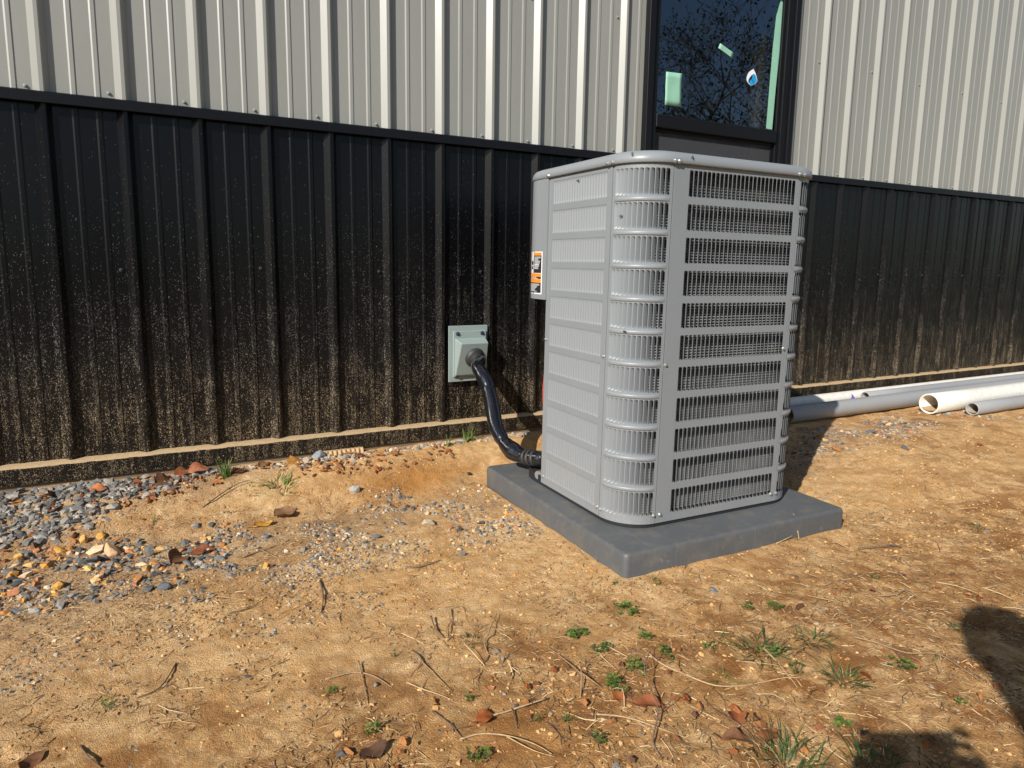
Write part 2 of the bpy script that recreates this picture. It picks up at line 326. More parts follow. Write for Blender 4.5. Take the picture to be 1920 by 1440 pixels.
# ------------------------------------------------------------------ mesh helpers
class MB:
    def __init__(s): s.v = []; s.f = []; s.mi = []; s.c = []; s.mats = []; s.tint = None
    def slot(s, m):
        if m not in s.mats: s.mats.append(m)
        return s.mats.index(m)
    def add(s, vs, fs, m=None, tint=None):
        o = len(s.v); s.v.extend([tuple(v) for v in vs]); k = s.slot(m) if m else 0
        for f in fs: s.f.append(tuple(i+o for i in f)); s.mi.append(k)
        if tint is not None or s.tint is not None:
            s.tint = s.tint or []
            s.tint.extend([tint or (0.5, 0.5, 0.5)]*len(vs))
    def quad(s, a, b, c, d, m=None): s.add((a, b, c, d), ((0, 1, 2, 3),), m)
    def box(s, x0, x1, y0, y1, z0, z1, m=None):
        v = [(x, y, z) for z in (z0, z1) for y in (y0, y1) for x in (x0, x1)]
        s.add(v, ((0, 2, 3, 1), (4, 5, 7, 6), (0, 1, 5, 4), (2, 6, 7, 3), (0, 4, 6, 2), (1, 3, 7, 5)), m)
    def tube(s, pts, rad, n=10, m=None, cap=True, tint=None):
        pts = [Vector(p) for p in pts]
        rad = [rad]*len(pts) if isinstance(rad, (int, float)) else list(rad)
        vs, fs = [], []; prev = None
        for i, p in enumerate(pts):
            t = (pts[min(i+1, len(pts)-1)]-pts[max(i-1, 0)]).normalized()
            if prev is None:
                a = Vector((0, 0, 1)) if abs(t.z) < 0.9 else Vector((1, 0, 0)); nrm = t.cross(a).normalized()
            else: nrm = (prev - t*prev.dot(t)).normalized()
            prev = nrm; bn = t.cross(nrm)
            for k in range(n):
                an = 2*PI*k/n; vs.append(p + (nrm*math.cos(an)+bn*math.sin(an))*rad[i])
        for i in range(len(pts)-1):
            for k in range(n):
                fs.append((i*n+k, i*n+(k+1) % n, (i+1)*n+(k+1) % n, (i+1)*n+k))
        if cap:
            fs.append(tuple(range(n))[::-1]); fs.append(tuple((len(pts)-1)*n+k for k in range(n)))
        s.add(vs, fs, m, tint)
    def lathe(s, prof, base, axis, n=16, m=None):
        axis = Vector(axis).normalized(); a = Vector((0, 0, 1)) if abs(axis.z) < 0.9 else Vector((1, 0, 0))
        e1 = axis.cross(a).normalized(); e2 = axis.cross(e1); base = Vector(base); vs = []; fs = []
        for r, h in prof:
            for k in range(n):
                an = 2*PI*k/n; vs.append(base+axis*h+(e1*math.cos(an)+e2*math.sin(an))*r)
        for i in range(len(prof)-1):
            for k in range(n): fs.append((i*n+k, i*n+(k+1) % n, (i+1)*n+(k+1) % n, (i+1)*n+k))
        s.add(vs, fs, m)
    def mesh(s, name, mat=None, smooth=False):
        me = bpy.data.meshes.new(name); me.from_pydata(s.v, [], s.f)
        for m in (s.mats or [mat]): me.materials.append(MAT[m])
        if len(s.mats) > 1: me.polygons.foreach_set('material_index', s.mi)
        if smooth: me.polygons.foreach_set('use_smooth', [True]*len(me.polygons))
        if s.tint:
            at = me.color_attributes.new('tint', 'FLOAT_COLOR', 'POINT')
            a = np.ones((len(s.v), 4), np.float32); a[:, :3] = np.array(s.tint, np.float32); at.data.foreach_set('color', a.ravel())
        me.update(); return me
    def build(s, name, mat=None, parent=None, smooth=False, loc=None, bevel=0, fixn=True):
        me = s.mesh(name, mat, smooth)
        if fixn:
            bm = bmesh.new(); bm.from_mesh(me); bmesh.ops.recalc_face_normals(bm, faces=bm.faces); bm.to_mesh(me); bm.free()
        o = bpy.data.objects.new(name, me); col.objects.link(o)
        if parent: o.parent = parent
        if loc is not None: o.location = loc
        if bevel:
            b = o.modifiers.new('bevel', 'BEVEL'); b.width = bevel; b.segments = 3; b.limit_method = 'ANGLE'; b.angle_limit = R(35); b.harden_normals = False
        return o
def inst(name, me, parent=None, mw=None):
    o = bpy.data.objects.new(name, me); col.objects.link(o)
    if parent: o.parent = parent
    if mw is not None: o.matrix_basis = mw
    return o
def empty(name, loc=(0, 0, 0), rot=(0, 0, 0)):
    o = bpy.data.objects.new(name, None); col.objects.link(o); o.location = loc; o.rotation_euler = rot; o.empty_display_size = 0.1; return o
def tag(o, label=None, cat=None, group=None, kind=None):
    if label: o['label'] = label
    if cat: o['category'] = cat
    if group: o['group'] = group
    if kind: o['kind'] = kind
    return o
def auto_smooth(o, ang=35):
    me = o.data; me.polygons.foreach_set('use_smooth', [True]*len(me.polygons))
    try: me.set_sharp_from_angle(angle=R(ang))
    except Exception: pass
    return o

# ================================================================== GROUND
def axis_coords(dense, lo, hi):
    a = []; 
    for (s, e, st) in dense: a.extend(np.arange(s, e, st))
    a.append(dense[-1][1]); right = []; v = a[-1]; st = 0.05
    while v < hi: v += st; st *= 1.35; right.append(v)
    left = []; v = a[0]; st = 0.05
    while v > lo: v -= st; st *= 1.35; left.append(v)
    return np.array(left[::-1]+a+right)
gx = axis_coords([(-0.5, 2.6, 0.0075), (2.6, 4.6, 0.012), (4.6, 6.6, 0.03)], -160, 160)
gy = axis_coords([(-2.45, -0.05, 0.0075)], -160, 160)
GX, GY = np.meshgrid(gx, gy, indexing='xy')
GZ = ground_h(GX, GY)
GZ = np.where(GY > 0.0, np.minimum(GZ, 0.05), GZ)
def zone_masks(x, y):
    moist = np.zeros_like(x)
    def blob(cx, cy, rx, ry): return np.exp(-(((x-cx)/rx)**2+((y-cy)/ry)**2))
    wob = fbm(x*5, y*5, 4)
    moist = blob(1.10, -0.30, 0.22, 0.09)*1.1 + blob(0.95, -1.72, 0.30, 0.16)*0.8 + blob(1.35, -1.55, 0.18, 0.08)*0.6 + blob(0.95, -0.42, 0.1, 0.05)*0.5 + blob(2.1, -1.75, 0.35, 0.2)*0.4
    moist = np.clip(moist*(0.35+1.3*wob), 0, 1)
    grit = blob(0.0, -0.50, 0.42, 0.22) + blob(0.85, -0.56, 0.36, 0.12)*0.9 + blob(0.35, -0.72, 0.4, 0.14)*0.7 + blob(3.3, -0.62, 0.75, 0.13) + blob(2.65, -0.72, 0.22, 0.2) + (sstep(-0.3, -0.15, y))*(1-sstep(0.3, 0.8, x)) + blob(1.28, -0.55, 0.1, 0.15)*.8 + blob(0.0, -0.95, 0.25, 0.25)*0.7
    grit = np.clip(grit*(0.2+1.5*fbm(x*9+2, y*9, 4)), 0, 1)
    lit = sstep(-1.15, -1.6, y)*0.95 + 0.35*blob(0.55, -0.5, 0.6, 0.3) + sstep(2.4, 3.3, x)*0.35 + 0.12
    lit = np.clip(lit*(0.3+1.3*fbm(x*3.3+9, y*3.3, 4)), 0, 1)
    return moist, grit, lit
def build_ground():
    nx, ny = len(gx), len(gy)
    me = bpy.data.meshes.new('ground')
    co = np.stack([GX, GY, GZ], -1).reshape(-1, 3).astype(np.float32)
    i = np.arange(nx-1)[None, :]+nx*np.arange(ny-1)[:, None]
    q = np.stack([i, i+1, i+1+nx, i+nx], -1).reshape(-1, 4)
    me.vertices.add(len(co)); me.vertices.foreach_set('co', co.ravel())
    me.loops.add(q.size); me.loops.foreach_set('vertex_index', q.ravel().astype(np.int32))
    me.polygons.add(len(q)); me.polygons.foreach_set('loop_start', (np.arange(len(q))*4).astype(np.int32))
    me.polygons.foreach_set('use_smooth', np.ones(len(q), bool))
    me.update(calc_edges=True)
    m, g, l = zone_masks(co[:, 0].astype(float), co[:, 1].astype(float))
    at = me.color_attributes.new('zone', 'FLOAT_COLOR', 'POINT'); a = np.ones((len(co), 4), np.float32)
    a[:, 0] = m; a[:, 1] = g; a[:, 2] = l; at.data.foreach_set('color', a.ravel())
    me.materials.append(MAT['sandy_dirt'])
    o = bpy.data.objects.new('ground', me); col.objects.link(o)
    tag(o, 'bare sandy orange dirt yard in front of the building', 'ground', kind='structure')
build_ground()

# ================================================================== BUILDING
S = 0.2286
X0w, X1w = -2.20+0.0, 8.9
WX0, WX1, WZ0, WZ1 = 2.398, 3.402, 0.80, 2.33
TRIM_Z1, TRIM_Z0 = 1.381, 1.345
LEDGE_Z = 0.173
bld = empty('metal_clad_building', (3.0, 0.0, 0.0))
BO = Vector((3.0, 0, 0))
tag(bld, 'building clad in ribbed light grey steel siding over black ribbed wainscot', 'building')
RH = 0.0195
def rib_profile(n0, n1):
    """x,y points of the folded sheet from rib n0 to rib n1 (right edge of the rib top is n*S)"""
    pts = []
    for n in range(n0, n1):
        x = n*S
        pts += [(x-0.034, 0), (x-0.0135, -RH), (x-0.003, -RH), (x, -RH+0.0015), (x+0.014, 0)]
        for c in (0.067, 0.135):
            pts += [(x+c, 0), (x+c+0.005, -0.0026), (x+c+0.016, -0.0026), (x+c+0.020, 0)]
    x = n1*S
    pts += [(x-0.034, 0), (x-0.0135, -RH), (x-0.003, -RH), (x, -RH+0.0015), (x+0.010, -0.006)]   # side lap over the next sheet
    return pts
def panel(name, n0, n1, z0, z1, mat, lift):
    pts = rib_profile(n0, n1)
    # lap edges: the left end starts a little lower so the previous sheet's lap rests on it
    xs = [p[0] for p in pts]
    for cut in (WX0, WX1):
        if xs[0] < cut < xs[-1]:
            for i in range(len(pts)-1):
                if pts[i][0] < cut < pts[i+1][0]:
                    t = (cut-pts[i][0])/(pts[i+1][0]-pts[i][0]); pts.insert(i+1, (cut, pts[i][1]+t*(pts[i+1][1]-pts[i][1]))); break
    mb = MB(); npts = len(pts)
    for i in range(npts-1):
        a, b = pts[i], pts[i+1]
        mid = (a[0]+b[0])/2
        rng = [(z0, z1)]
        if WX0 < mid < WX1:
            rng = [(z0, min(z1, WZ0))] if z0 < WZ0 else []
            if z1 > WZ1: rng.append((max(z0, WZ1), z1))
        e = 0.0012 if i < 5 else 0.0
        for (za, zb) in rng:
            if zb-za < 0.01: continue
            mb.quad((a[0]-BO.x, a[1]+e-lift, za), (b[0]-BO.x, b[1]+e-lift, za), (b[0]-BO.x, b[1]+e-lift, zb), (a[0]-BO.x, a[1]+e-lift, zb))
    me = mb.mesh(name, mat); bm = bmesh.new(); bm.from_mesh(me); bmesh.ops.remove_doubles(bm, verts=bm.verts, dist=0.0002); bm.to_mesh(me); bm.free()
    o = bpy.data.objects.new(name, me); col.objects.link(o); o.parent = bld
    sd = o.modifiers.new('gauge', 'SOLIDIFY'); sd.thickness = 0.0009; sd.offset = -1 if True else 1
    return o
NPAN = [(-9, -5), (-5, -1), (-1, 3), (3, 7), (7, 11), (11, 15), (15, 19), (19, 23), (23, 27), (27, 31), (31, 35), (35, 39)]
upper = []; lower = []
for n0, n1 in NPAN:
    upper.append(panel('siding_panel', n0, n1, TRIM_Z1-0.006, 3.05, 'light_siding', 0.0))
    lower.append(panel('wainscot_panel', n0, n1, LEDGE_Z, TRIM_Z1-0.012, 'black_siding', 0.0))
# fasteners
def screw_mesh(name, mat, r=0.0043):
    mb = MB(); mb.lathe([(0.0085*r/0.0055, 0), (0.0085*r/0.0055, 0.0012), (r, 0.0015), (r, 0.0055), (r*0.6, 0.0062), (0.0001, 0.0062)], (0, 0, 0), (0, -1, 0), 8)
    return mb.mesh(name, mat, False)
sm_l = screw_mesh('screw', 'screw_paint'); sm_b = screw_mesh('screw', 'screw_black', 0.0045)
def panel_of(n, lst):
    for (a, b), p in zip(NPAN, lst):
        if a < n <= b: return p
    return lst[0]
for n in range(-3, 27):
    x = n*S-0.052
    if WX0-0.02 < x < WX1+0.02: continue
    inst('screw', sm_l, panel_of(n, upper), Matrix.Translation((x-BO.x+rnd.uniform(-.004, .004), 0, TRIM_Z1+0.016+rnd.uniform(-.003, .003))))
    if n % 2 == 0:
        inst('screw', sm_l, panel_of(n, upper), Matrix.Translation((x-BO.x, 0, 1.985+rnd.uniform(-.006, .006))))
    else:
        inst('screw', sm_b, panel_of(n, lower), Matrix.Translation((x-BO.x, 0, 0.825+rnd.uniform(-.006, .006))))
# trim between the two claddings, in lengths
def trim_piece(xa, xb):
    prof = [(0.002, TRIM_Z1+0.004), (-0.0235, TRIM_Z1-0.002), (-0.0275, TRIM_Z1-0.0045), (-0.0275, TRIM_Z0), (-0.0235, TRIM_Z0-0.002), (-0.0225, TRIM_Z0+0.006)]
    mb = MB(); n = len(prof); vs = [(x-BO.x, y, z) for x in (xa, xb) for (y, z) in prof]
    mb.add(vs, [(i, i+1, n+i+1, n+i) for i in range(n-1)])
    o = mb.build('trim_strip', 'black_trim', bld); return o
for xa, xb in ((-2.2, 0.33), (0.3305, WX0-0.001), (WX1+0.001, 5.2), (5.2005, 8.9)): trim_piece(xa, xb)
# ledge / base flashing with soil lying on it
mb = MB()
prof = [(0.01, LEDGE_Z-0.0015), (-0.040, LEDGE_Z-0.0045), (-0.043, LEDGE_Z-0.008), (-0.043, 0.112), (-0.039, 0.108), (-0.0345, 0.112)]
vs = [(x-BO.x, y, z) for x in (-2.2, 8.9) for (y, z) in prof]; n = len(prof)
mb.add(vs, [(i, i+1, n+i+1, n+i) for i in range(n-1)])
mb.build('base_flashing', 'black_siding', bld)
xs = np.arange(-1.2, 7.5, 0.012); mb = MB(); vs = []
for x in xs:
    w = 0.30+0.9*float(fbm(x*6, 3.3, 4)); e = -0.0400-0.0022*float(fbm(x*40, 1, 2))
    hgt = 0.0004+0.0028*w
    vs += [(x-BO.x, 0.008, LEDGE_Z+hgt+0.002), (x-BO.x, -0.022, LEDGE_Z-0.0005+hgt), (x-BO.x, e+0.004, LEDGE_Z-0.0030+0.3*hgt), (x-BO.x, e, LEDGE_Z-0.0055)]
fs = [(i*4+k, i*4+k+1, (i+1)*4+k+1, (i+1)*4+k) for i in range(len(xs)-1) for k in range(3)]
mb.add(vs, fs); so = mb.build('ledge_soil', 'ledge_soil', bld, smooth=True); tag(so, 'strip of pale dry soil lying on the base ledge')
mb = MB(); mb.box(-2.2-BO.x, 8.9-BO.x, -0.034, 0.25, -0.25, LEDGE_Z-0.006); mb.build('foundation', 'gap_shade_concrete', bld)
# shell behind
mb = MB(); mb.box(-2.2-BO.x, 8.9-BO.x, 0.25, 6.2, 0.05, 0.16); mb.build('floor_slab', 'interior_grey', bld)
mb = MB(); mb.box(-2.2-BO.x, 8.9-BO.x, 6.0, 6.12, 0.16, 3.05); mb.build('back_wall', 'interior_grey', bld)
for xa in (-2.2, 8.8): 
    mb = MB(); mb.box(xa-BO.x, xa+0.1-BO.x, 0.12, 6.0, 0.16, 3.05); mb.build('side_wall', 'light_siding', bld)
mb = MB(); mb.box(-2.3-BO.x, 9.0-BO.x, -0.03, 6.3, 3.052, 3.16); mb.build('roof', 'black_trim', bld)
mb = MB()     # lined inner face of the wall around the window
for (xa, xb, za, zb) in ((-2.1, WX0-0.01, 0.16, 3.04), (WX1+0.01, 8.8, 0.16, 3.04), (WX0-0.01, WX1+0.01, 0.16, WZ0-0.01), (WX0-0.01, WX1+0.01, WZ1+0.01, 3.04)):
    mb.box(xa-BO.x, xb-BO.x, 0.04, 0.115, za, zb)
mb.build('wall_lining', 'interior_grey', bld)

# window (part) with sub-parts
def win_box(name, x0, x1, y0, y1, z0, z1, mat, parent, bev=0.003):
    mb = MB(); mb.box(x0-BO.x, x1-BO.x, y0, y1, z0, z1); return mb.build(name, mat, parent, bevel=bev)
mb = MB()
a, b, c_, d = WX0, WX1, WZ0, WZ1; fw = 0.036
for (x0, x1, z0, z1) in ((a, a+fw, c_, d), (b-fw, b, c_, d), (a+fw, b-fw, c_, c_+fw), (a+fw, b-fw, d-fw, d)):
    mb.box(x0-BO.x, x1-BO.x, -0.034, 0.07, z0, z1)
win = mb.build('window', 'black_frame', bld, bevel=0.003); tag(win, 'black framed single-hung window with stickers on its upper pane')
gx0, gx1 = 2.470, 3.296
win_box('jamb', a+fw+0.001, gx0, -0.020, 0.06, c_+fw, d-fw, 'black_frame', win)
win_box('jamb', gx1, gx1+0.022, -0.012, 0.003, c_+fw, d-fw, 'black_frame', win)
win_box('jamb', gx1+0.0225, b-fw-0.001, -0.024, 0.003, c_+fw, d-fw, 'black_frame', win)
win_box('meeting_rail', gx0+0.001, gx1-0.001, -0.022, 0.03, 1.520, 1.585, 'black_frame', win, 0.006)
win_box('upper_rail', gx0+0.001, gx1-0.001, -0.014, 0.03, 2.255, d-fw-0.001, 'black_frame', win, 0.004)
win_box('bottom_rail', gx0+0.001, gx1-0.001, -0.006, 0.04, c_+fw+0.001, c_+fw+0.05, 'black_frame', win, 0.004)
mb = MB(); mb.quad((gx0-BO.x, 0.005, 1.580), (gx1-BO.x, 0.005, 1.580), (gx1-BO.x, 0.005, 2.26), (gx0-BO.x, 0.005, 2.26)); mb.build('upper_pane', 'window_glass', win, fixn=False)
mb = MB(); mb.quad((gx0-BO.x, 0.024, c_+fw), (gx1-BO.x, 0.024, c_+fw), (gx1-BO.x, 0.024, 1.524), (gx0-BO.x, 0.024, 1.524)); mb.build('lower_pane', 'window_glass', win, fixn=False)
mb = MB(); mb.box(gx0-BO.x+0.012, gx1-BO.x-0.012, 0.0085, 0.0092, c_+fw, 1.522); mb.build('insect_screen', 'insect_screen', win)
mb = MB()
for (x0, x1, z0, z1) in ((gx0, gx0+0.013, c_+fw, 1.521), (gx1-0.013, gx1, c_+fw, 1.521), (gx0+0.013, gx1-0.013, 1.508, 1.521)):
    mb.box(x0-BO.x, x1-BO.x, 0.002, 0.0084, z0, z1)
mb.build('screen_frame', 'black_frame', win)
# film scraps and sticker on the glass
YG = 0.0032
def patch(name, pix, mat, parent, Y=YG, curl=0.0, label=None, n=6):
    c4 = [at_y(px, py, Y) for px, py in pix]      # tl, tr, br, bl
    mb = MB(); vs = []
    for j in range(n+1):
        for i in range(n+1):
            u, v = i/n, j/n
            p = (c4[0]*(1-u)+c4[1]*u)*(1-v) + (c4[3]*(1-u)+c4[2]*u)*v
            off = curl*(0.5*math.sin(u*7+v*3)+0.5*math.sin(v*9+1))*0.5 + curl*0.5
            vs.append((p.x-BO.x, p.y-off, p.z))
    mb.add(vs, [(j*(n+1)+i, j*(n+1)+i+1, (j+1)*(n+1)+i+1, (j+1)*(n+1)+i) for j in range(n) for i in range(n)])
    o = mb.build(name, mat, parent, smooth=True); s = o.modifiers.new('t', 'SOLIDIFY'); s.thickness = 0.0006; s.offset = 0
    if label: tag(o, label)
    return o
patch('film_scrap', ((1248.5, 134.5), (1278, 138), (1276.5, 200.5), (1246, 197)), 'mint_film', win, curl=0.003, label='crinkled mint green film scrap low on the left of the pane')
patch('tape_strip', ((1350.5, 81), (1376, 99.5), (1372.5, 109), (1347, 90)), 'mint_film', win, curl=0.0, label='short slanted mint green tape strip in the middle of the pane')
# drop-shaped sticker: white crescent over blue
def poly_on_glass(name, pix, mat, parent, Y, label=None):
    mb = MB(); pts = [at_y(px, py, Y) for px, py in pix]; mb.add([(p.x-BO.x, p.y, p.z) for p in pts], [tuple(range(len(pts)))])
    o = mb.build(name, mat, parent); s = o.modifiers.new('t', 'SOLIDIFY'); s.thickness = 0.0004; s.offset = 0
    if label: tag(o, label)
    return o
st = poly_on_glass('sticker', ((1412.6, 129.2), (1416.5, 137), (1419.5, 148), (1420, 152), (1417, 157.5), (1409, 160.8), (1405.5, 159), (1402, 155), (1399.8, 150), (1400, 145), (1402, 139), (1406, 133.5)), 'label_white', win, YG-0.0008, 'drop-shaped white and blue sticker low on the right of the pane')
poly_on_glass('sticker_print', ((1413, 138), (1416.5, 141), (1419, 149), (1419.4, 152), (1416.6, 157), (1409, 160.2), (1406, 158), (1403.4, 153), (1404.5, 148), (1408, 142)), 'label_blue', win, YG-0.0016)
poly_on_glass('sticker_print', ((1409.5, 141), (1411, 143), (1409.5, 148), (1405.8, 151), (1404, 156), (1403, 152.5), (1404.6, 147)), 'label_navy', win, YG-0.0024)
poly_on_glass('sticker_print', ((1411, 149), (1412, 149), (1412.8, 156), (1411.8, 156)), 'label_navy', win, YG-0.0024)
# inside the opening: rough-sawn post and mint edge strip
mb = MB(); vs = []
prof = [(3.215, 1.30), (3.222, 1.55), (3.228, 1.70), (3.236, 1.85), (3.246, 1.98), (3.262, 2.06), (3.300, 2.12), (3.345, 2.15)]
for x, z in prof: vs += [(x-BO.x, 0.085, z), (3.40-BO.x, 0.085, z), (x-BO.x, 0.13, z), (3.40-BO.x, 0.13, z)]
fs = []
for i in range(len(prof)-1):
    o_ = i*4; fs += [(o_, o_+1, o_+5, o_+4), (o_+2, o_+6, o_+7, o_+3), (o_, o_+4, o_+6, o_+2)]
mb.add(vs, fs); mb.build('wood_post', 'pine_board', win)
poly_on_glass('film_strip', ((1466, -60), (1464, 0), (1459, 18), (1455.5, 30), (1449, 90), (1443, 160), (1436.5, 241), (1447.5, 243), (1454, 170), (1463, 80), (1471, 0), (1476, -60)), 'mint_film', win, 0.0025, 'long mint green film strip down the right edge of the pane')

# ================================================================== PAD + UNIT
PADL, PADR, PADF, PADB, PADT = 1.3710, 2.2686, -1.2916, -0.3900, 0.0717
C0 = Vector((PADL, PADF, PADT)); RZ, RX, RY = -0.0191, 0.0052, 0.0038
RM = Euler((RX, RY, RZ), 'XYZ').to_matrix()
def seat(p): return C0 + RM @ (Vector(p)-C0)
po = Vector(((PADL+PADR)/2, (PADF+PADB)/2, 0.0))
pad = MB(); w2, d2 = (PADR-PADL)/2, (PADB-PADF)/2
def rrect(x0, x1, y0, y1, r, n=5):
    pts = []
    for (cx, cy, a0) in ((x0+r, y0+r, PI), (x1-r, y0+r, 1.5*PI), (x1-r, y1-r, 0), (x0+r, y1-r, PI/2)):
        for k in range(n+1): a = a0+PI/2*k/n; pts.append((cx+r*math.cos(a), cy+r*math.sin(a)))
    return pts
vs = []; fs = []; ring = None
layers = [(0.0, -0.035, 0.016), (0.0, PADT-0.012, 0.016), (0.0015, PADT-0.005, 0.0155), (0.005, PADT-0.0012, 0.014), (0.010, PADT, 0.012)]
for (ins, z, r) in layers:
    pr = rrect(-w2+ins, w2-ins, -d2+ins, d2-ins, r); ring = len(pr)
    for (x, y) in pr:
        wob = 0.0012*(float(vnoise(x*9+31, y*9+7))-0.5)
        vs.append((x+wob, y+wob, z))
for L in range(len(layers)-1):
    for k in range(ring): fs.append((L*ring+k, L*ring+(k+1) % ring, (L+1)*ring+(k+1) % ring, (L+1)*ring+k))
fs.append(tuple(range((len(layers)-1)*ring, len(layers)*ring)))
fs.append(tuple(range(ring))[::-1])
pad.add(vs, fs)
pado = pad.build('equipment_pad', 'grey_pad_plastic', None); auto_smooth(pado, 40)
pado.location = seat(po); pado.rotation_euler = (RX, RY, RZ)
tag(pado, 'square dark grey moulded plastic equipment pad under the condenser on bare dirt', 'equipment pad')

UL, UR_, UF, UB = 1.4515, 2.1916, -1.1658, -0.497
UBZ, UCZ, RC = PADT+0.013, 1.1395, 0.1212
UO = Vector(((UL+UR_)/2, (UF+UB)/2, PADT))
unit = empty('condenser_unit', seat(UO), (RX, RY, RZ))
tag(unit, 'grey louvered air conditioning condenser with rounded corners on a dark pad', 'air conditioner')
def ub(mb, name, mat=None, parent=unit, **k):
    mb.v = [(x-UO.x, y-UO.y, z-UO.z) for x, y, z in mb.v]
    return mb.build(name, mat, parent, **k)
ROW0, PITCH_Z, SLOT_H, NROW = 0.109, 0.0943, 0.0750, 11
# panels: mapping (s,z,n) -> world; n inward
def map_front(s, n): return (UL+RC+s, UF+n)
def map_left(s, n): return (UL+n, -0.682-s)
def map_corner(cx, cyy, a0):
    def f(s, n):
        th = a0+s/RC; return (cx+(RC-n)*math.cos(th), cyy+(RC-n)*math.sin(th))
    return f
map_cl = map_corner(UL+RC, UF+RC, PI); map_cr = map_corner(UR_-RC, UF+RC, 1.5*PI)
def map_right(s, n): return (UR_-n, UF+RC+s)
ARC = RC*PI/2
def louver_panel(name, fmap, length, s0, s1, nslot, slotw, zb, zt, label=None, sub=1, outset=0.0):
    """sheet with one rectangular round-cornered hole per louver; returns object + hole list"""
    g = 0.0015; mb = MB(); pitch = (s1-s0)/nslot
    def P(s, z, n=0.0): x, y = fmap(s, n-outset); return (x, y, z)
    def strip(sa, sb, za, zb_):
        k = max(1, int(math.ceil((sb-sa)/0.016))) if sub > 1 else 1
        for i in range(k):
            u0 = sa+(sb-sa)*i/k; u1 = sa+(sb-sa)*(i+1)/k
            mb.quad(P(u0, za), P(u1, za), P(u1, zb_), P(u0, zb_))
    # lips
    for s, sg in ((g, 1), (length-g, -1)):
        mb.quad(P(s, zb), P(s, zt), P(s, zt, 0.010), P(s, zb, 0.010))
    strip(g, length-g, zb, ROW0-0.004); holes = []
    for r in range(NROW):
        z0 = ROW0+r*PITCH_Z; z1 = z0+SLOT_H
        Z0, Z1 = z0-0.004, z1+0.004
        strip(g, s0, Z0, Z1); strip(s1, length-g, Z0, Z1)
        for k in range(nslot):
            S0 = s0+k*pitch; S1 = S0+pitch; a = S0+(pitch-slotw)/2; b = a+slotw; c = min(0.0042, slotw*0.4)
            q = lambda s, z: P(s, z)
            mb.quad(q(S0, Z0), q(S1, Z0), q(b, z0), q(a, z0)); mb.quad(q(a, z1), q(b, z1), q(S1, Z1), q(S0, Z1))
            mb.quad(q(S0, Z0), q(a, z0), q(a, z1), q(S0, Z1)); mb.quad(q(b, z0), q(S1, Z0), q(S1, Z1), q(b, z1))
            for (sx_, dz_, zc) in ((b, 1, z0), (b, -1, z1)):
                m1 = (sx_-c*0.3, zc+dz_*c*0.3)
                mb.add([q(sx_, zc), q(sx_-c, zc), q(*m1), q(sx_, zc+dz_*c)], ((0, 1, 2, 3),))
            for (sx_, dz_, zc) in ((a, 1, z0), (a, -1, z1)):
                mb.add([q(sx_, zc), q(sx_+0.0015, zc), q(sx_, zc+dz_*0.0015)], ((0, 1, 2),))
            holes.append((a, z0))
        zt2 = (z0+PITCH_Z-0.004) if r < NROW-1 else zt
        strip(g, length-g, Z1, zt2)
    o = ub(mb, name, 'grey_unit_paint')
    if sub > 1: auto_smooth(o, 30)
    if label: tag(o, label)
    return o, holes
def vane_geo(w, D):
    vs = []; ns = 4; zz = [0, 0.0015, 0.004, 0.0075, 0.012, SLOT_H-0.012, SLOT_H-0.0075, SLOT_H-0.004, SLOT_H-0.0015, SLOT_H]
    for z in zz:
        e = min(z, SLOT_H-z)/0.012; e = max(0, min(1, e)); e = math.sqrt(max(0, 1-(1-e)**2))
        for i in range(ns+1):
            u = i/ns; vs.append((u*w, D*e*(u**1.08)+0.0002, z))
    m = ns+1
    return vs, [(j*m+i, j*m+i+1, (j+1)*m+i+1, (j+1)*m+i) for j in range(len(zz)-1) for i in range(ns)]
def vanes(panel_o, holes, fmap, w, joined, D=0.0118):
    vs, fs = vane_geo(w, D)
    if joined: mb = MB()
    else:
        m0 = MB(); m0.add(vs, fs); me = m0.mesh('louver', 'grey_unit_paint', True)
    for (a, z0) in holes:
        p0 = Vector((*fmap(a, 0), z0)); p1 = Vector((*fmap(a+w, 0), z0)); t = (p1-p0).normalized(); ang = math.atan2(t.y, t.x)
        mw = Matrix.Translation(p0-UO) @ Matrix.Rotation(ang, 4, 'Z')
        if joined: mb.add([mw @ Vector(v) for v in vs], fs)
        else: inst('louver', me, panel_o, mw)
    if joined:
        o = mb.build('louver_rows', 'grey_unit_paint', panel_o, smooth=True, fixn=False); o['kind'] = 'stuff'
ZB, ZT = UBZ+0.0, UCZ+0.008
fl = UR_-UL-2*RC
fp, fh = louver_panel('front_louver_panel', map_front, fl, 0.0555, 0.0555+0.4290, 26, 0.0137, ZB, ZT)
vanes(fp, fh, map_front, 0.0137, True)
ll = -0.682-(UF+RC); ll = abs(UF+RC+0.682)
lp, lh = louver_panel('side_louver_panel', map_left, ll, 0.030, 0.030+0.307, 21, 0.0114, ZB, ZT)
vanes(lp, lh, map_left, 0.0114, False, 0.0105)
cp, ch = louver_panel('corner_louver_panel', map_cl, ARC, 0.012, ARC-0.012, 11, 0.0130, ZB, ZT, sub=2)
vanes(cp, ch, map_cl, 0.0130, False, 0.0108)
cq, cqh = louver_panel('corner_louver_panel', map_cr, ARC, 0.012, ARC-0.012, 11, 0.0130, ZB, ZT, sub=2)
vanes(cq, cqh, map_cr, 0.0130, True, 0.0108)
rlen = UB-UF-2*RC
rp, rh = louver_panel('side_louver_panel', map_right, rlen, 0.04, rlen-0.04, 22, 0.0120, ZB, ZT)
vanes(rp, rh, map_right, 0.0120, True)
